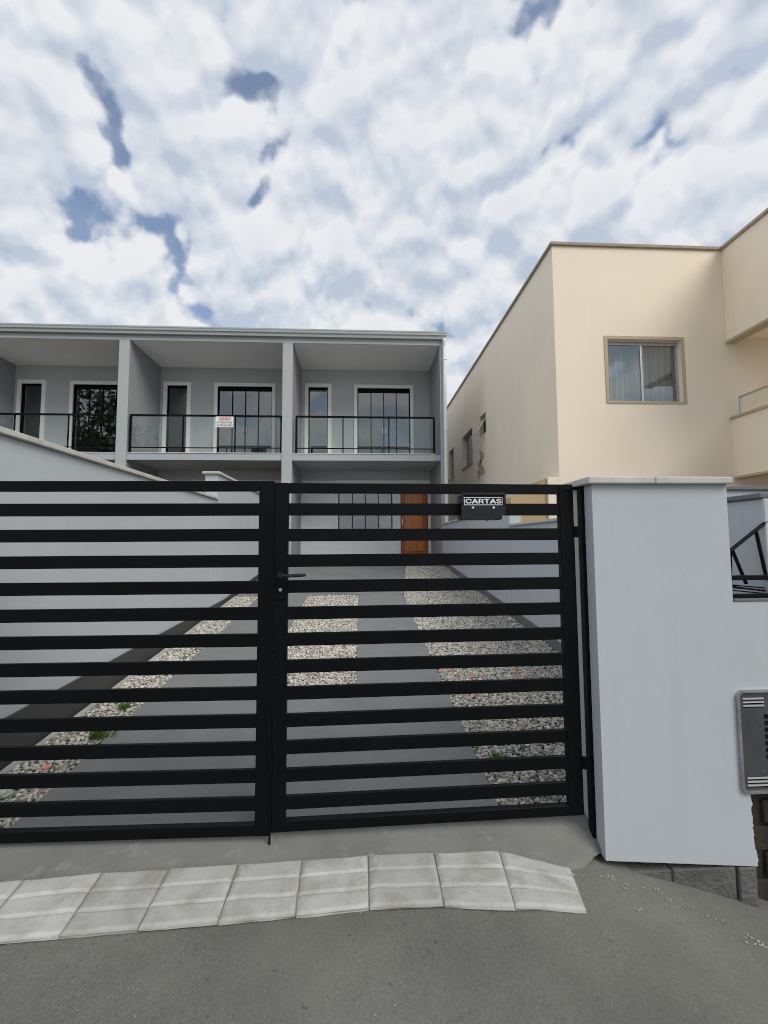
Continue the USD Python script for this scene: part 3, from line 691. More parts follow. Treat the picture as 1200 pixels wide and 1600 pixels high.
for k, (v0, v1, u1) in enumerate(((914, 921, 1260), (918, 925, 1250), (922, 929, 1240))):
    obj('thin_bar', tube([at(1141, v0, y=YR + 0.045), at(u1, v1 + 3, y=YR + 0.06)], 0.0035, 6), 'black_metal', rf)
obj('end_post', tube([at(1142, 862, y=YR + 0.05), at(1142, 914, y=YR + 0.05), at(1152, 918, y=YR + 0.05), at(1205, 924, y=YR + 0.05)], 0.0055, 8), 'black_metal', rf)

YN = 4.6
nz = at(1170, 766, y=YN)[2]
nw = thing('yard_wall', 'blue-grey wall with a dark capping across the yard behind the black railing', 'wall', (2.5, YN, 0))
obj('wall', bx(2.44, 6.2, YN, YN + 0.15, -0.4, nz, 0.005), 'wall_paint', nw)
obj('coping', bx(2.44, 6.2, YN - 0.04, YN + 0.19, nz + 0.001, nz + 0.04, 0.005), 'gray_band', nw)

# ------------------------------------------------------------------ terraced houses
YF, YB, YE = 12.0, 13.9, 20.0                # balcony front, facade, rear
Z0, ZF, ZCEIL = 1.10, 3.93, 7.06             # entrance floor, balcony floor, ceiling
UW = 4.392                                   # one house's width
XC = -2.011                                  # centre line of the party wall on the left of the nearest house


def opening_frame(o, name, x0, x1, z0, z1, w, mat='white_trim', sill=False, y=YB):
    """A flat surround standing proud of the facade, open at the foot unless it has a sill."""
    outer = sbox(x0 - w, z0 - (w if sill else 0), x1 + w, z1 + w); inner = sbox(x0, z0 - (0 if sill else 0.001), x1, z1)
    return obj(name, prism(outer.difference(inner), 'y', y - 0.045, y + 0.16), mat, o)


def glazing(o, name, x0, x1, z0, z1, n, y=YB + 0.05, mullion=None, mat='window_glass', top=0.05, bw=0.03):
    """Black aluminium frame with n panes; the panes are its sub-parts."""
    shape = sbox(x0, z0, x1, z1)
    ws = [(x0 + bw + (x1 - x0 - 2 * bw) * k / n, x0 + bw + (x1 - x0 - 2 * bw) * (k + 1) / n) for k in range(n)]
    holes = [sbox(a + (0.0 if k == 0 else 0.014), z0 + bw, b - (0.0 if k == n - 1 else 0.014), z1 - top) for k, (a, b) in enumerate(ws)]
    f = obj(name, prism(shape.difference(unary_union(holes)), 'y', y, y + 0.05), 'black_metal', o)
    for k, (a, b) in enumerate(ws):
        obj('pane', bx(a - 0.002, b + 0.002, y + (0.02 if k % 3 else 0.028), y + (0.026 if k % 3 else 0.034), z0 + bw - 0.004, z1 - top + 0.004), mat, f)
    return f


# measured on the nearest house, facade plane
fx = lambda u, v=660: at(u, v, y=YB)[0]
fz = lambda v, u=600: at(u, v, y=YB)[2]
NW = (fx(481.8), fx(512.3), fz(605.3, 495)); DW = (fx(558.4), fx(641.0), fz(607.0, 600))
GW = (fx(528.5, 780), fx(613.0, 780), fz(837.5, 570), fz(756, 570)); GD = (fx(625.5, 800), fx(668.5, 800), fz(756, 650))


def house(k, label):
    """House k counted from the nearest (0) to the left."""
    o = -UW * k
    xl, xr = XC + o + 0.137, XC + o + UW - 0.137            # inner faces
    last = k == 0
    t = thing('terraced_house', label, 'house', (XC + o + UW / 2, YF, Z0), group='row of grey terraced houses')
    # facade with its openings
    hol = [sbox(NW[0] + o, ZF + 0.005, NW[1] + o, NW[2]), sbox(DW[0] + o, ZF + 0.005, DW[1] + o, DW[2])]
    obj('upper_facade', prism(sbox(xl, 3.47, xr, ZCEIL + 0.1).difference(unary_union(hol)), 'y', YB, YB + 0.15), 'facade_paint', t)
    gh = [sbox(GW[0] + o, GW[2], GW[1] + o, GW[3]), sbox(GD[0] + o, Z0 + 0.005, GD[1] + o, GD[2])]
    obj('lower_facade', prism(sbox(xl, 0.5, xr, 3.468).difference(unary_union(gh)), 'y', YB, YB + 0.15), 'house_pale_paint', t)
    # party wall on the left, its front edge paler
    obj('party_wall', bx(XC + o - 0.137, xl, YF + 0.02, YE, 0.4, ZCEIL + 0.1), 'house_shaded_paint', t)
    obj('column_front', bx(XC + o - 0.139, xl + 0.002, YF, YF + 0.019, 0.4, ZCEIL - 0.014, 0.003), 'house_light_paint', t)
    if last:
        XR = xr - 0.02
        obj('end_wall', bx(XR, XR + 0.15, YF + 0.02, YE, 0.4, ZCEIL + 0.1), 'house_shaded_paint', t)
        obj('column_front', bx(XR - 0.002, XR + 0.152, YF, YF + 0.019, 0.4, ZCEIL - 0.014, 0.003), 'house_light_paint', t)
        xr_out = XR + 0.15
        pxp = XR + 0.12
        dp = obj('downpipe', tube([(pxp, YF - 0.062, 0.9), (pxp, YF - 0.062, 6.98), (pxp - 0.005, YF - 0.10, 7.10), (pxp - 0.005, YF - 0.10, 7.2)], 0.05, 16), 'pvc_white', t)
        for z in (2.4, 4.6, 6.6):
            obj('pipe_clip', bx(pxp - 0.06, pxp + 0.06, YF - 0.118, YF - 0.0, z, z + 0.03, 0.004), 'pvc_white', dp)
    else:
        XR = xr; xr_out = XC + o + UW
    # soffit, roof, gutter
    obj('soffit', bx(xl, XR, YF + 0.02, YB, ZCEIL, ZCEIL + 0.03), 'soffit_paint', t)
    rr_ = obj('roof', bx(XC + o + (0.0 if k < 2 else -0.14), xr_out, YF + 0.02, YE, ZCEIL + 0.102, ZCEIL + 0.24), 'roof_sheet', t)
    gx0, gx1 = XC + o, xr_out + (0.03 if last else -0.003)
    obj('fascia', bx(XC + o, xr_out, YF - 0.0, YF + 0.018, ZCEIL - 0.012, ZCEIL + 0.30), 'house_light_paint', t)
    prof = [(YF - 0.002, 7.375), (YF - 0.002, 7.20), (YF - 0.09, 7.19), (YF - 0.10, 7.26), (YF - 0.135, 7.285), (YF - 0.135, 7.34), (YF - 0.145, 7.345), (YF - 0.145, 7.385), (YF - 0.12, 7.385), (YF - 0.115, 7.30), (YF - 0.02, 7.30), (YF - 0.02, 7.375)]
    obj('gutter', prism(prof, 'x', gx0, gx1), 'gutter_metal', t, smooth=20)
    # balcony
    bxr = XR - 0.16 if last else XR - 0.004
    obj('balcony_slab', bx(xl + 0.0, XR, YF + 0.06, YB, ZF - 0.155, ZF - 0.001), 'house_light_paint', t)
    obj('slab_edge', bx(xl + 0.0, bxr, YF + 0.03, YF + 0.058, ZF - 0.175, ZF + 0.012, 0.004), 'house_light_paint', t)
    obj('slab_capping', bx(xl + 0.0, bxr, YF + 0.01, YF + 0.12, ZF + 0.0135, ZF + 0.028, 0.003), 'white_trim', t)
    yr = YF + 0.05
    x0, x1 = xl + (0.05 if not last else 0.09), (bxr if last else XR - 0.004)
    rl_ = obj('balcony_railing', [bx(x0, x1, yr - 0.02, yr + 0.03, 4.955, 5.005, 0.004)], 'black_metal', t)
    n = 3
    obj('lower_rail', bx(x0, x1, yr - 0.008, yr + 0.022, 4.085, 4.11, 0.002), 'black_metal', rl_)
    posts = [x0 + 0.02 + (x1 - x0 - 0.04) * f for f in ((0.0, 0.335, 0.668, 1.0) if last else (0.0, 0.345, 0.69, 1.0))]
    for i, xx in enumerate(posts):
        wdt = 0.03 if i in (0, 3) else 0.016
        obj('post', bx(xx - wdt, xx + wdt, yr - 0.008, yr + 0.022, 3.96, 4.954, 0.002), 'black_metal', rl_)
    for a, b in zip(posts[:-1], posts[1:]):
        obj('glass_panel', bx(a + 0.032, b - 0.032, yr + 0.003, yr + 0.011, 4.111, 4.954), 'balcony_glass', rl_)
    # windows and doors
    wv = opening_frame(t, 'window_surround', NW[0] + o, NW[1] + o, ZF + 0.005, NW[2], 0.115)
    glazing(t, 'narrow_window', NW[0] + o + 0.002, NW[1] + o - 0.002, ZF + 0.01, NW[2] - 0.002, 1)
    dv = opening_frame(t, 'door_surround', DW[0] + o, DW[1] + o, ZF + 0.005, DW[2], 0.105)
    dd = glazing(t, 'balcony_door', DW[0] + o + 0.002, DW[1] + o - 0.002, ZF + 0.01, DW[2] - 0.002, 4, top=0.12)
    xm_ = (DW[0] + DW[1]) / 2 + o
    for s in (-1, 1):
        obj('handle', bx(xm_ + s * 0.05 - 0.012, xm_ + s * 0.05 + 0.012, YB + 0.012, YB + 0.048, 4.98, 5.16, 0.004), 'steel', dd)
    gx = [(GW[0] + o, GW[1] + o), (GD[0] + o, GD[1] + o)]
    out = sbox(GW[0] + o - 0.10, GW[2] - 0.06, GW[1] + o + 0.125, GW[3] + 0.11).union(sbox(GD[0] + o - 0.123, Z0, GD[1] + o + 0.085, GD[2] + 0.11))
    obj('entrance_surround', prism(out.difference(unary_union([sbox(GW[0] + o, GW[2], GW[1] + o, GW[3]), sbox(GD[0] + o, Z0 - 0.01, GD[1] + o, GD[2])])), 'y', YB - 0.045, YB + 0.16), 'white_trim', t)
    glazing(t, 'living_room_window', GW[0] + o + 0.002, GW[1] + o - 0.002, GW[2] + 0.002, GW[3] - 0.002, 4, mat='dark_glass')
    d = obj('entrance_door', bx(GD[0] + o + 0.004, GD[1] + o - 0.004, YB + 0.06, YB + 0.10, Z0 + 0.01, GD[2] - 0.004, 0.002), 'door_wood', t)
    dwid = GD[1] - GD[0]
    for i, (za, zb) in enumerate(((0.14, 0.62), (0.76, 1.30), (1.44, 2.10))):
        obj('door_panel', bx(GD[0] + o + 0.16, GD[1] + o - 0.16, YB + 0.043, YB + 0.0595, Z0 + za, Z0 + zb, 0.014), 'door_wood_light', d)
    obj('handle', [bx(GD[0] + o + 0.055, GD[0] + o + 0.085, YB + 0.05, YB + 0.0595, Z0 + 0.98, Z0 + 1.16, 0.003)] + tube([(GD[0] + o + 0.07, YB + 0.02, Z0 + 1.1), (GD[0] + o + 0.20, YB + 0.02, Z0 + 1.1)], 0.01, 8), 'steel', d)
    obj('threshold', bx(GD[0] + o - 0.05, GD[1] + o + 0.05, YB - 0.03, YB + 0.058, Z0 - 0.05, Z0 + 0.008, 0.004), 'white_trim', t)
    # rooms behind the glass
    obj('room', [bx(xl, XR, YB + 3.6, YB + 3.7, 0.5, ZCEIL + 0.1), bx(xl, XR, YB + 0.152, YB + 3.6, ZF - 0.2, ZF - 0.003), bx(xl, XR, YB + 0.152, YB + 3.6, ZCEIL, ZCEIL + 0.1),
                 bx(xl, XR, YB + 0.152, YB + 3.6, Z0 - 0.2, Z0 - 0.003), bx((NW[1] + DW[0]) / 2 + o - 0.05, (NW[1] + DW[0]) / 2 + o + 0.05, YB + 0.152, YB + 3.6, ZF - 0.003, ZCEIL)], 'room_paint', t)
    # ceiling lamp on the soffit
    obj('ceiling_lamp', trimesh.creation.cylinder(radius=0.06, height=0.03, sections=20).apply_translation([(xl + XR) / 2 + 0.1, 13.0, ZCEIL - 0.017]), 'soffit_paint', t)
    return t


house(0, 'nearest grey terraced house at the right end, with white downpipe and orange entrance door')
house(1, 'middle grey terraced house, with the red and white sign on its balcony')
house(2, 'leftmost grey terraced house, half hidden by the long pale wall')
# party wall that closes the leftmost house
obj('party_wall', bx(XC - 3 * UW + UW - 0.137 - UW + UW - 0.3, XC - 2 * UW - 0.14, YF, YE, 0.4, ZCEIL + 0.1), 'house_shaded_paint', stage.GetPrimAtPath('/World/terraced_house_002'))

# sale board tied to the middle balcony
s0, s1 = at(337.3, 651, y=YF + 0.03), at(364.8, 667.8, y=YF + 0.03)
sb = thing('sale_sign', 'small white board reading VENDO in red on the middle balcony railing', 'sign', (s0[0], YF, s1[2]))
ys_ = YF + 0.012
bd = obj('board', bx(s0[0], s1[0], ys_, ys_ + 0.008, s1[2], s0[2], 0.001), 'sign_white', sb)
W, H = s1[0] - s0[0], s0[2] - s1[2]
obj('lettering', lettering('VENDO', s0[0] + W * 0.19, s0[0] + W * 0.86, s1[2] + H * 0.62, s1[2] + H * 0.93, ys_ - 0.0004, True, 0.003), 'sign_red', bd, smooth=False)
obj('phone_number', lettering('47 99664-4766', s0[0] + W * 0.07, s0[0] + W * 0.93, s1[2] + H * 0.35, s1[2] + H * 0.53, ys_ - 0.0004, True, 0.003), 'sign_black', bd, smooth=False)
obj('phone_number', lettering('47 99164-2527', s0[0] + W * 0.07, s0[0] + W * 0.95, s1[2] + H * 0.09, s1[2] + H * 0.27, ys_ - 0.0004, True, 0.003), 'sign_black', bd, smooth=False)

# ------------------------------------------------------------------ yellow house on the right
XY = 3.5
cY = at(866, 500, x=XY)
YY = cY[1]
ZT = at(864, 384, y=YY)[2]
XW = at(1130, 450, y=YY)[0]
yh = thing('yellow_house', 'cream yellow two-storey house with flat parapet beyond the right wall', 'house', (XY, YY, 0.3))
yfx = lambda u, v=580: at(u, v, y=YY)[0]
yfz = lambda v, u=1010: at(u, v, y=YY)[2]
wx0, wx1, wz0, wz1 = yfx(950.5), yfx(1066), yfz(627), yfz(531)
obj('front_wall', prism(sbox(XY, 0.0, XW + 3.5, ZT).difference(sbox(wx0, wz0, wx1, wz1)), 'y', YY, YY + 0.18), 'yellow_paint', yh)
# side wall with its three small windows


def side(u0, v0, u1, v1):
    a, b = at(u0, v0, x=XY), at(u1, v1, x=XY)
    return min(a[1], b[1]), max(a[1], b[1]), min(a[2], b[2]), max(a[2], b[2])


SW = []
a, b, c = at(737.5, 668, x=XY), at(723, 735, x=XY), at(737.5, 721, x=XY); SW.append((a[1], b[1], (b[2] + c[2]) / 2, a[2]))
a, b, c = at(758.8, 643, x=XY), at(750, 683, x=XY), at(758.8, 675, x=XY); SW.append((a[1], b[1], (b[2] + c[2]) / 2, a[2]))
a, b = at(708.6, 699, x=XY), at(701.5, 705, x=XY); SW.append((a[1], b[1], at(708.6, 746, x=XY)[2], a[2]))
YBK = 24.0
obj('side_wall', prism(sbox(YY + 0.181, 0.0, YBK, ZT).difference(unary_union([sbox(y0, z0, y1, z1) for y0, y1, z0, z1 in SW])), 'x', XY, XY + 0.18), 'yellow_paint', yh)
obj('rear_wall', bx(XY + 0.181, XW + 3.5, YBK - 0.18, YBK, 0, ZT), 'yellow_paint', yh)
obj('far_side_wall', bx(XW + 3.32, XW + 3.5, YY + 0.181, YBK - 0.181, 0, ZT), 'yellow_paint', yh)
obj('roof', bx(XY + 0.181, XW + 3.319, YY + 0.181, YBK - 0.181, ZT - 0.35, ZT - 0.25), 'roof_sheet', yh)
obj('inner_floor', bx(XY + 0.181, XW + 3.319, YY + 0.181, YBK - 0.181, 2.9, 3.1), 'room_paint', yh)
obj('parapet_cap', bx(XY - 0.04, XW + 0.3, YY - 0.04, YY + 0.2, ZT + 0.001, ZT + 0.06, 0.006), 'parapet_cap', yh)
obj('parapet_cap', bx(XY - 0.04, XY + 0.2, YY + 0.202, YBK + 0.03, ZT + 0.001, ZT + 0.06, 0.006), 'parapet_cap', yh)
# front window
fw_ = 0.058
wf = obj('window_surround', prism(sbox(wx0 - fw_, wz0 - fw_ * 0.8, wx1 + fw_, wz1 + fw_).difference(sbox(wx0 - 0.001, wz0 - 0.001, wx1 + 0.001, wz1 + 0.001)), 'y', YY - 0.014, YY + 0.06), 'tan_trim', yh)
wn = obj('window_frame', prism(sbox(wx0, wz0, wx1, wz1).difference(unary_union([sbox(wx0 + 0.025, wz0 + 0.03, (wx0 + wx1) / 2 - 0.02, wz1 - 0.06), sbox((wx0 + wx1) / 2 + 0.012, wz0 + 0.03, wx1 - 0.045, wz1 - 0.06)])), 'y', YY + 0.10, YY + 0.14), 'aluminium', yh)
obj('pane', bx(wx0 + 0.02, (wx0 + wx1) / 2 - 0.015, YY + 0.115, YY + 0.121, wz0 + 0.025, wz1 - 0.055), 'window_glass', wn)
obj('pane', bx((wx0 + wx1) / 2 + 0.008, wx1 - 0.04, YY + 0.125, YY + 0.131, wz0 + 0.025, wz1 - 0.055), 'window_glass', wn)
n = 140; xx = np.linspace(wx0 - 0.05, wx1 + 0.05, n)
cy = YY + 0.27 + 0.03 * np.sin(xx * 46 + 1.5 * np.sin(xx * 9)) + 0.012 * np.sin(xx * 120)
V = np.concatenate([np.column_stack([xx, cy, np.full(n, wz0 - 0.2)]), np.column_stack([xx, cy + 0.01, np.full(n, wz1 + 0.1)])])
i = np.arange(n - 1)
obj('curtain', trimesh.Trimesh(V, np.concatenate([np.column_stack([i, i + 1, i + n + 1]), np.column_stack([i, i + n + 1, i + n])]), process=False), 'curtain', yh, smooth=True)
# side windows
for k, (y0, y1, z0, z1) in enumerate(SW):
    f = obj('side_window', prism(sbox(y0, z0, y1, z1).difference(unary_union([sbox(y0 + 0.04, z0 + 0.04, (y0 + y1) / 2 - 0.02, z1 - 0.04), sbox((y0 + y1) / 2 + 0.02, z0 + 0.04, y1 - 0.04, z1 - 0.04)]) if k != 1 else sbox(y0 + 0.04, z0 + 0.04, y1 - 0.04, z1 - 0.04)), 'x', XY + 0.10, XY + 0.14), 'aluminium', yh)
    if k == 1:                                # an open awning sash
        hgt = z1 - z0; p = bx(-0.008, 0.0, y0 + 0.02, y1 - 0.02, -hgt * 0.80, 0.0)
        fr_ = trimesh.util.concatenate([bx(-0.014, 0.006, y0 + 0.015, y0 + 0.045, -hgt * 0.82, 0), bx(-0.014, 0.006, y1 - 0.045, y1 - 0.015, -hgt * 0.82, 0), bx(-0.014, 0.006, y0 + 0.046, y1 - 0.046, -hgt * 0.82, -hgt * 0.82 + 0.03)])
        M = trimesh.transformations.rotation_matrix(math.radians(32), [0, 1, 0])
        for mm in (p, fr_): mm.apply_transform(M); mm.apply_translation([XY + 0.02, 0, z1 - hgt * 0.25])
        obj('open_sash', fr_, 'pvc_white', f); obj('pane', p, 'window_glass', f)
    else:
        obj('pane', bx(XY + 0.115, XY + 0.121, y0 + 0.035, (y0 + y1) / 2, z0 + 0.035, z1 - 0.035), 'dark_glass', f)
        obj('pane', bx(XY + 0.125, XY + 0.131, (y0 + y1) / 2, y1 - 0.035, z0 + 0.035, z1 - 0.035), 'window_glass', f)
        obj('sill', bx(XY - 0.03, XY + 0.10, y0 - 0.04, y1 + 0.04, z0 - 0.03, z0 - 0.002, 0.004), 'tan_trim', f)
    obj('dark_room', bx(XY + 0.185, XY + 1.2, y0 - 0.3, y1 + 0.3, z0 - 0.3, z0 - 0.25), 'room_paint', yh)
# peeled patches in the side wall's paint
for (u, v, du, dv, sd_) in ((751, 734, 5.0, 13, 1), (752.5, 713, 3.0, 9, 2)):
    c0 = at(u, v, x=XY); pts = []
    for k in range(22):
        a = 2 * math.pi * k / 22; rr = 1 + 0.35 * math.sin(3 * a + sd_) + 0.2 * math.sin(7 * a)
        q = at(u + du * rr * math.cos(a), v + dv * rr * math.sin(a), x=XY); pts.append((q[1], q[2]))
    obj('peeled_patch', prism(Polygon(pts).buffer(0), 'x', XY - 0.004, XY - 0.001), 'peeled_plaster', yh)
# projecting wing with its balcony on the right
YW0 = YY - 2.1
zu0 = at(1142, 530, x=XW)[2]; zu1 = at(1200, 496, x=XW)[2]
zs = (zu0 + zu1) / 2                          # underside of the upper band
zp = (at(1146, 655, x=XW)[2] + at(1200, 636, x=XW)[2]) / 2   # top of the balcony parapet
zb = (at(1142, 752, x=XW)[2] + at(1200, 728, x=XW)[2]) / 2   # underside of the wing
obj('wing_upper_band', bx(XW, XW + 0.16, YW0, YY - 0.001, zs, ZT), 'yellow_paint', yh)
obj('wing_front_band', bx(XW + 0.161, XW + 3.5, YW0, YW0 + 0.16, zs, ZT), 'yellow_paint', yh)
obj('wing_soffit', bx(XW + 0.161, XW + 3.5, YW0 + 0.161, YY - 0.001, zs + 0.06, zs + 0.14), 'yellow_paint', yh)
obj('wing_drip_edge', bx(XW - 0.02, XW + 0.18, YW0 - 0.02, YY - 0.002, zs - 0.05, zs - 0.001, 0.004), 'tan_trim', yh)
obj('wing_parapet', bx(XW, XW + 0.16, YW0, YY - 0.001, zb, zp), 'yellow_paint', yh)
obj('wing_parapet', bx(XW + 0.161, XW + 3.5, YW0, YW0 + 0.16, zb, zp), 'yellow_paint', yh)
obj('parapet_ledge', bx(XW - 0.025, XW + 0.185, YW0 - 0.02, YY - 0.002, zp + 0.001, zp + 0.05, 0.004), 'tan_trim', yh)
obj('wing_floor', bx(XW + 0.161, XW + 3.5, YW0 + 0.161, YY - 0.001, zb + 0.1, zb + 0.25), 'yellow_paint', yh)
obj('wing_drip_edge', bx(XW - 0.015, XW + 0.175, YW0, YY - 0.002, zb - 0.045, zb - 0.001, 0.004), 'tan_trim', yh)
obj('parapet_cap', bx(XW - 0.04, XW + 0.2, YW0 - 0.04, YY - 0.0405, ZT + 0.001, ZT + 0.06, 0.006), 'parapet_cap', yh)
zg = (at(1149, 618, x=XW)[2] + at(1200, 600, x=XW)[2]) / 2
ge = at(1149, 630, x=XW)[1]
gr_ = obj('balcony_glass_rail', bx(XW + 0.06, XW + 0.10, YW0 + 0.1, ge, zg - 0.03, zg, 0.003), 'aluminium', yh)
obj('rail_post', bx(XW + 0.06, XW + 0.10, ge - 0.03, ge - 0.002, zp + 0.051, zg - 0.031, 0.002), 'aluminium', gr_)
obj('glass_panel', bx(XW + 0.075, XW + 0.085, YW0 + 0.1, ge - 0.032, zp + 0.052, zg - 0.031), 'balcony_glass', gr_)
# wing posts carrying it at street side
for xx_ in (XW + 0.2, XW + 3.1):
    obj('wing_column', bx(xx_, xx_ + 0.25, YW0 + 0.1, YW0 + 0.35, -0.5, zb - 0.002, 0.005), 'yellow_paint', yh)
# added tan block for a shaded recess, shade in its colour, between gate slats
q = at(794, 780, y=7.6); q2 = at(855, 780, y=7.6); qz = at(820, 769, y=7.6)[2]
obj('side_porch', prism([(q[0] + 0.05, 0.1), (q2[0], 0.1), (q2[0], qz + 0.25), (q[0] + 0.5, qz + 0.03), (q[0] + 0.05, at(796, 777, y=7.6)[2])], 'y', 7.6, 8.3), 'recess_shade_tan', yh)
obj('porch_column', bx(q2[0] + 0.003, XY - 0.003, 7.55, 8.2, 0.1, qz + 0.26, 0.005), 'yellow_paint', yh)  # added cream box between the tan block and the side wall

# ------------------------------------------------------------------ small things
def weed(label, x, y, n, h, seed):
    r = np.random.default_rng(seed); parts = []
    for k in range(n):
        a = r.uniform(0, 2 * np.pi); ln = h * r.uniform(0.6, 1.2); w_ = ln * 0.22; lean = r.uniform(0.3, 1.1)
        d = np.array([math.cos(a) * math.sin(lean), math.sin(a) * math.sin(lean), math.cos(lean)]); s_ = np.array([-math.sin(a), math.cos(a), 0])
        o = np.array([x, y, 0]) + np.array([*np.clip(r.normal(0, h * 0.42, 2), -h, h), 0]); o[2] = float(ramp(o[1]))
        V = [o, o + d * ln * 0.5 + s_ * w_, o + d * ln + np.array([0, 0, -0.2 * ln]), o + d * ln * 0.5 - s_ * w_]
        parts.append(trimesh.Trimesh(V, [[0, 1, 2], [0, 2, 3]], process=False))
    obj('weed', parts, 'leaf', smooth=False, label=label, cat='weed')


paint('bark', (0.10, 0.075, 0.055), 0.9, 0.3, 6.0, 0.8, 40, spec=0.1, dist=0.02)
MATS['tree_leaf'] = usdkit.material(stage, '/World/Looks/tree_leaf', {
    "i": ("geometry", {}), "r": ("rgb_ramp", {"ramp": [(0.0, (0.025, 0.05, 0.012)), (1.0, (0.07, 0.11, 0.025))]}),
    "d": ("principled_bsdf", {"roughness": 0.6}), "t": ("translucent_bsdf", {}), "m": ("mix_closure", {"fac": 0.25})},
    [("i.random_per_island", "r.fac"), ("r.color", "d.base_color"), ("r.color", "t.color"), ("d.BSDF", "m.closure1"), ("t.BSDF", "m.closure2")], surface="m.closure")


def tree(label, x, y, h, rad, seed):
    r = np.random.default_rng(seed)
    t = thing('street_tree', label, 'tree', (x, y, 0))
    limbs = [trimesh.creation.cone(radius=0.32, height=h * 0.95, sections=10).apply_translation([x, y, -0.3])]
    C = []
    for k in range(16):
        a = r.uniform(0, 2 * np.pi); zz = h * r.uniform(0.42, 0.95); rr = rad * r.uniform(0.35, 0.95) * (1.1 - abs(zz / h - 0.62))
        e = np.array([x + rr * math.cos(a), y + rr * math.sin(a), zz]); C.append(e)
        limbs += tube([(x, y, zz - rr * 0.7), e], 0.07, 6)
    obj('trunk', limbs, 'bark', t)
    n = 4200; c = np.array(C)[r.integers(0, len(C), n)] + r.normal(0, rad * 0.27, (n, 3)) * [1, 1, 0.75]
    d1 = r.normal(0, 1, (n, 3)); d1 /= np.linalg.norm(d1, axis=1, keepdims=True); d2 = np.cross(d1, r.normal(0, 1, (n, 3))); d2 /= np.linalg.norm(d2, axis=1, keepdims=True)
    sz = r.uniform(0.2, 0.42, (n, 1))
    V = np.stack([c - d1 * sz, c + d2 * sz * 0.5, c + d1 * sz, c - d2 * sz * 0.5], 1).reshape(-1, 3); i = np.arange(n)[:, None] * 4
    obj('crown', trimesh.Trimesh(V, np.vstack([i + [0, 1, 2], i + [0, 2, 3]]), process=False), 'tree_leaf', t, smooth=False)


tree('tall leafy tree across the street, mirrored in the balcony door of the leftmost house', -23.5, -9.5, 17.0, 5.5, 21)


def onramp(u, v):
    d = RIGHT * (u - 600) / F - UP * (v - 800) / F + _f
    t = (EYE[2] - 0.035 + 0.0925 * 2.25) / (0.0925 * d[1] - d[2])
    return EYE + t * d


p = onramp(158, 1150); weed('largest green weed at the edge of the left pebble strip', p[0], p[1], 75, 0.07, 1)
p = onramp(195, 1106); weed('small green weed further up in the left pebble strip', p[0], p[1], 45, 0.055, 2)
p = onramp(775, 1184); weed('tiny yellow-green weed in the right pebbles near the gate', p[0], p[1], 30, 0.04, 3)
pet = []
for (u, v) in ((690, 1050), (704, 1049), (718, 1056), (737, 1060), (754, 1057), (801, 1053), (806, 1052), (818, 1061), (825, 1061), (744, 1088), (732, 1091), (815, 1140), (66, 1205), (74, 1206), (834, 1051)):
    p = onramp(u, v)
    for k in range(4):
        m = trimesh.creation.icosphere(subdivisions=1, radius=0.0125); m.vertices *= [1, 0.6, 0.25]
        m.apply_transform(trimesh.transformations.euler_matrix(*rng.uniform(-0.6, 0.6, 2), rng.uniform(0, 6)))
        m.apply_translation(p + [rng.normal(0, 0.014), rng.normal(0, 0.018), 0.02]); pet.append(m)
obj('petals', pet, 'orange_petal', smooth=True, label='orange red fallen petals scattered on the pebbles', cat='petals', kind='stuff')
for (u, v, sc, lab) in ((797, 969, (0.040, 0.022, 0.014), 'upper rounded white scrap lying on the right pebbles'), (803, 977, (0.045, 0.014, 0.010), 'lower narrow white scrap lying on the right pebbles')):
    p = onramp(u, v); m = trimesh.creation.icosphere(subdivisions=2); m.vertices *= 1 + 0.25 * (meshkit.noise(m.vertices * 1.6 + 5)[:, None] - 0.5); m.vertices *= np.array(sc) * [0.9, 1.0, 1.3]; m.apply_transform(trimesh.transformations.euler_matrix(0.2, -0.25, 0.5 if sc[1] > 0.02 else -0.6))
    m.apply_translation(p + [0, 0, 0.012]); obj('white_scrap', m, 'white_scrap', smooth=True, label=lab, cat='scrap')
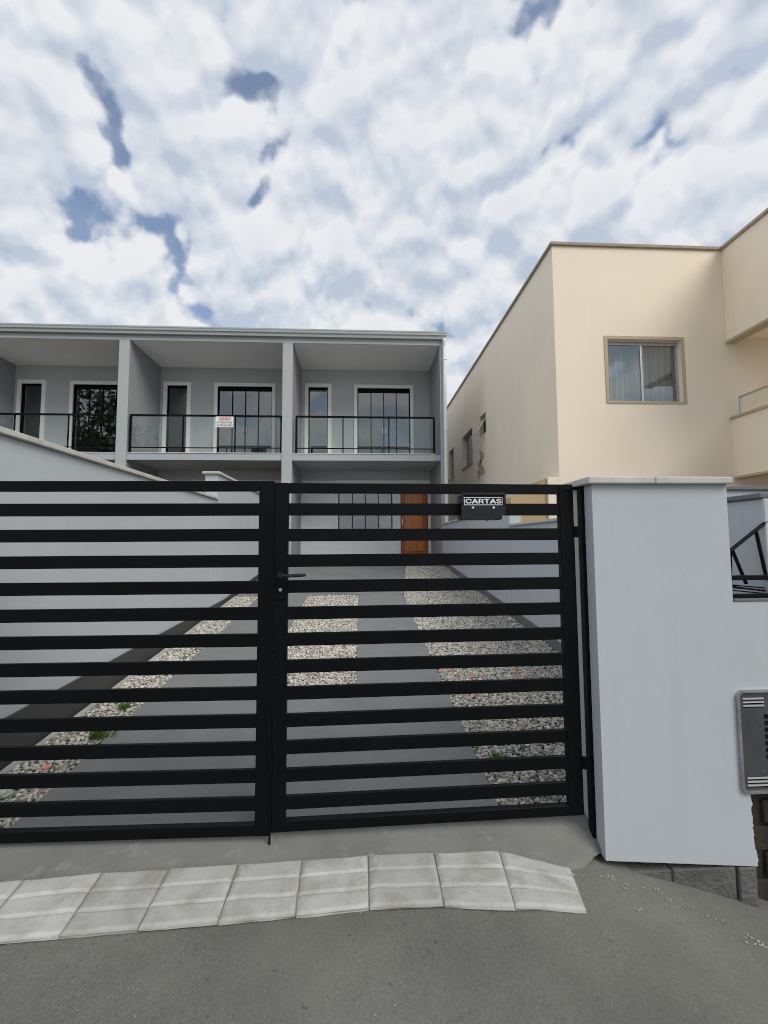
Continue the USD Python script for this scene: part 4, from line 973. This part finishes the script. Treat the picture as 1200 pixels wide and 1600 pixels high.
p = at(890.5, 1351, z=-0.01); p[2] = street_z(p[0], p[1]) + 0.004
lv = []
for s_ in (-1, 1):
    lv.append(trimesh.Trimesh([p + [-0.022, 0.004, 0], p + [0, 0.006 * s_, 0.006], p + [0.024, -0.006, 0.001], p + [0, 0.0, 0.001]], [[0, 1, 3], [1, 2, 3]], process=False))
obj('fallen_leaf', lv, 'dry_leaf', smooth=False, label='pale curled leaf fallen on the asphalt beside the last paver', cat='leaf')
wr = trimesh.creation.icosphere(subdivisions=3); wr.vertices *= 1 + 0.5 * (meshkit.noise(wr.vertices * 2.2 + 3)[:, None] - 0.5); wr.vertices *= [0.055, 0.05, 0.03]
p = onramp(2, 1243); wr.apply_translation(p + [0, 0, 0.02])
paint('green_wrapper', (0.42, 0.52, 0.36), 0.5, 0.25, 30.0, 0.3, 60)
obj('wrapper', wr, 'green_wrapper', smooth=20, label='crumpled pale green wrapper on the left pebbles behind the gate', cat='litter')
grit = []
r = np.random.default_rng(5)
for (u, v, n_, sp) in ((985, 1360, 7, 9), (1026, 1374, 6, 10), (997, 1397, 3, 4), (1054, 1415, 3, 4), (1110, 1399, 5, 9), (1165, 1416, 14, 14), (1190, 1420, 22, 10), (950, 1352, 14, 8), (1060, 1385, 6, 12)):
    for k in range(n_):
        q = at(u + r.normal(0, sp), v + r.normal(0, sp * 0.35), z=-0.06 if u < 1000 else -0.12)
        q[2] = street_z(q[0], q[1]) - 0.008
        m = trimesh.creation.icosphere(subdivisions=0, radius=r.uniform(0.0015, 0.0048)); m.vertices *= r.uniform(0.6, 1.3, 3); m.apply_translation(q); grit.append(m)
for k in range(260):
    x, y = r.uniform(-2.2, 2.0), r.uniform(1.1, 2.15)
    m = trimesh.creation.icosphere(subdivisions=0, radius=r.uniform(0.0009, 0.0024)); m.vertices *= r.uniform(0.6, 1.3, 3); m.apply_translation([x, y, float(street_z(x, y)) - 0.010]); grit.append(m)
obj('grit', grit, 'paver_concrete_1', smooth=False, label='pale grit and crumbs of mortar scattered over the asphalt', cat='grit', kind='stuff')
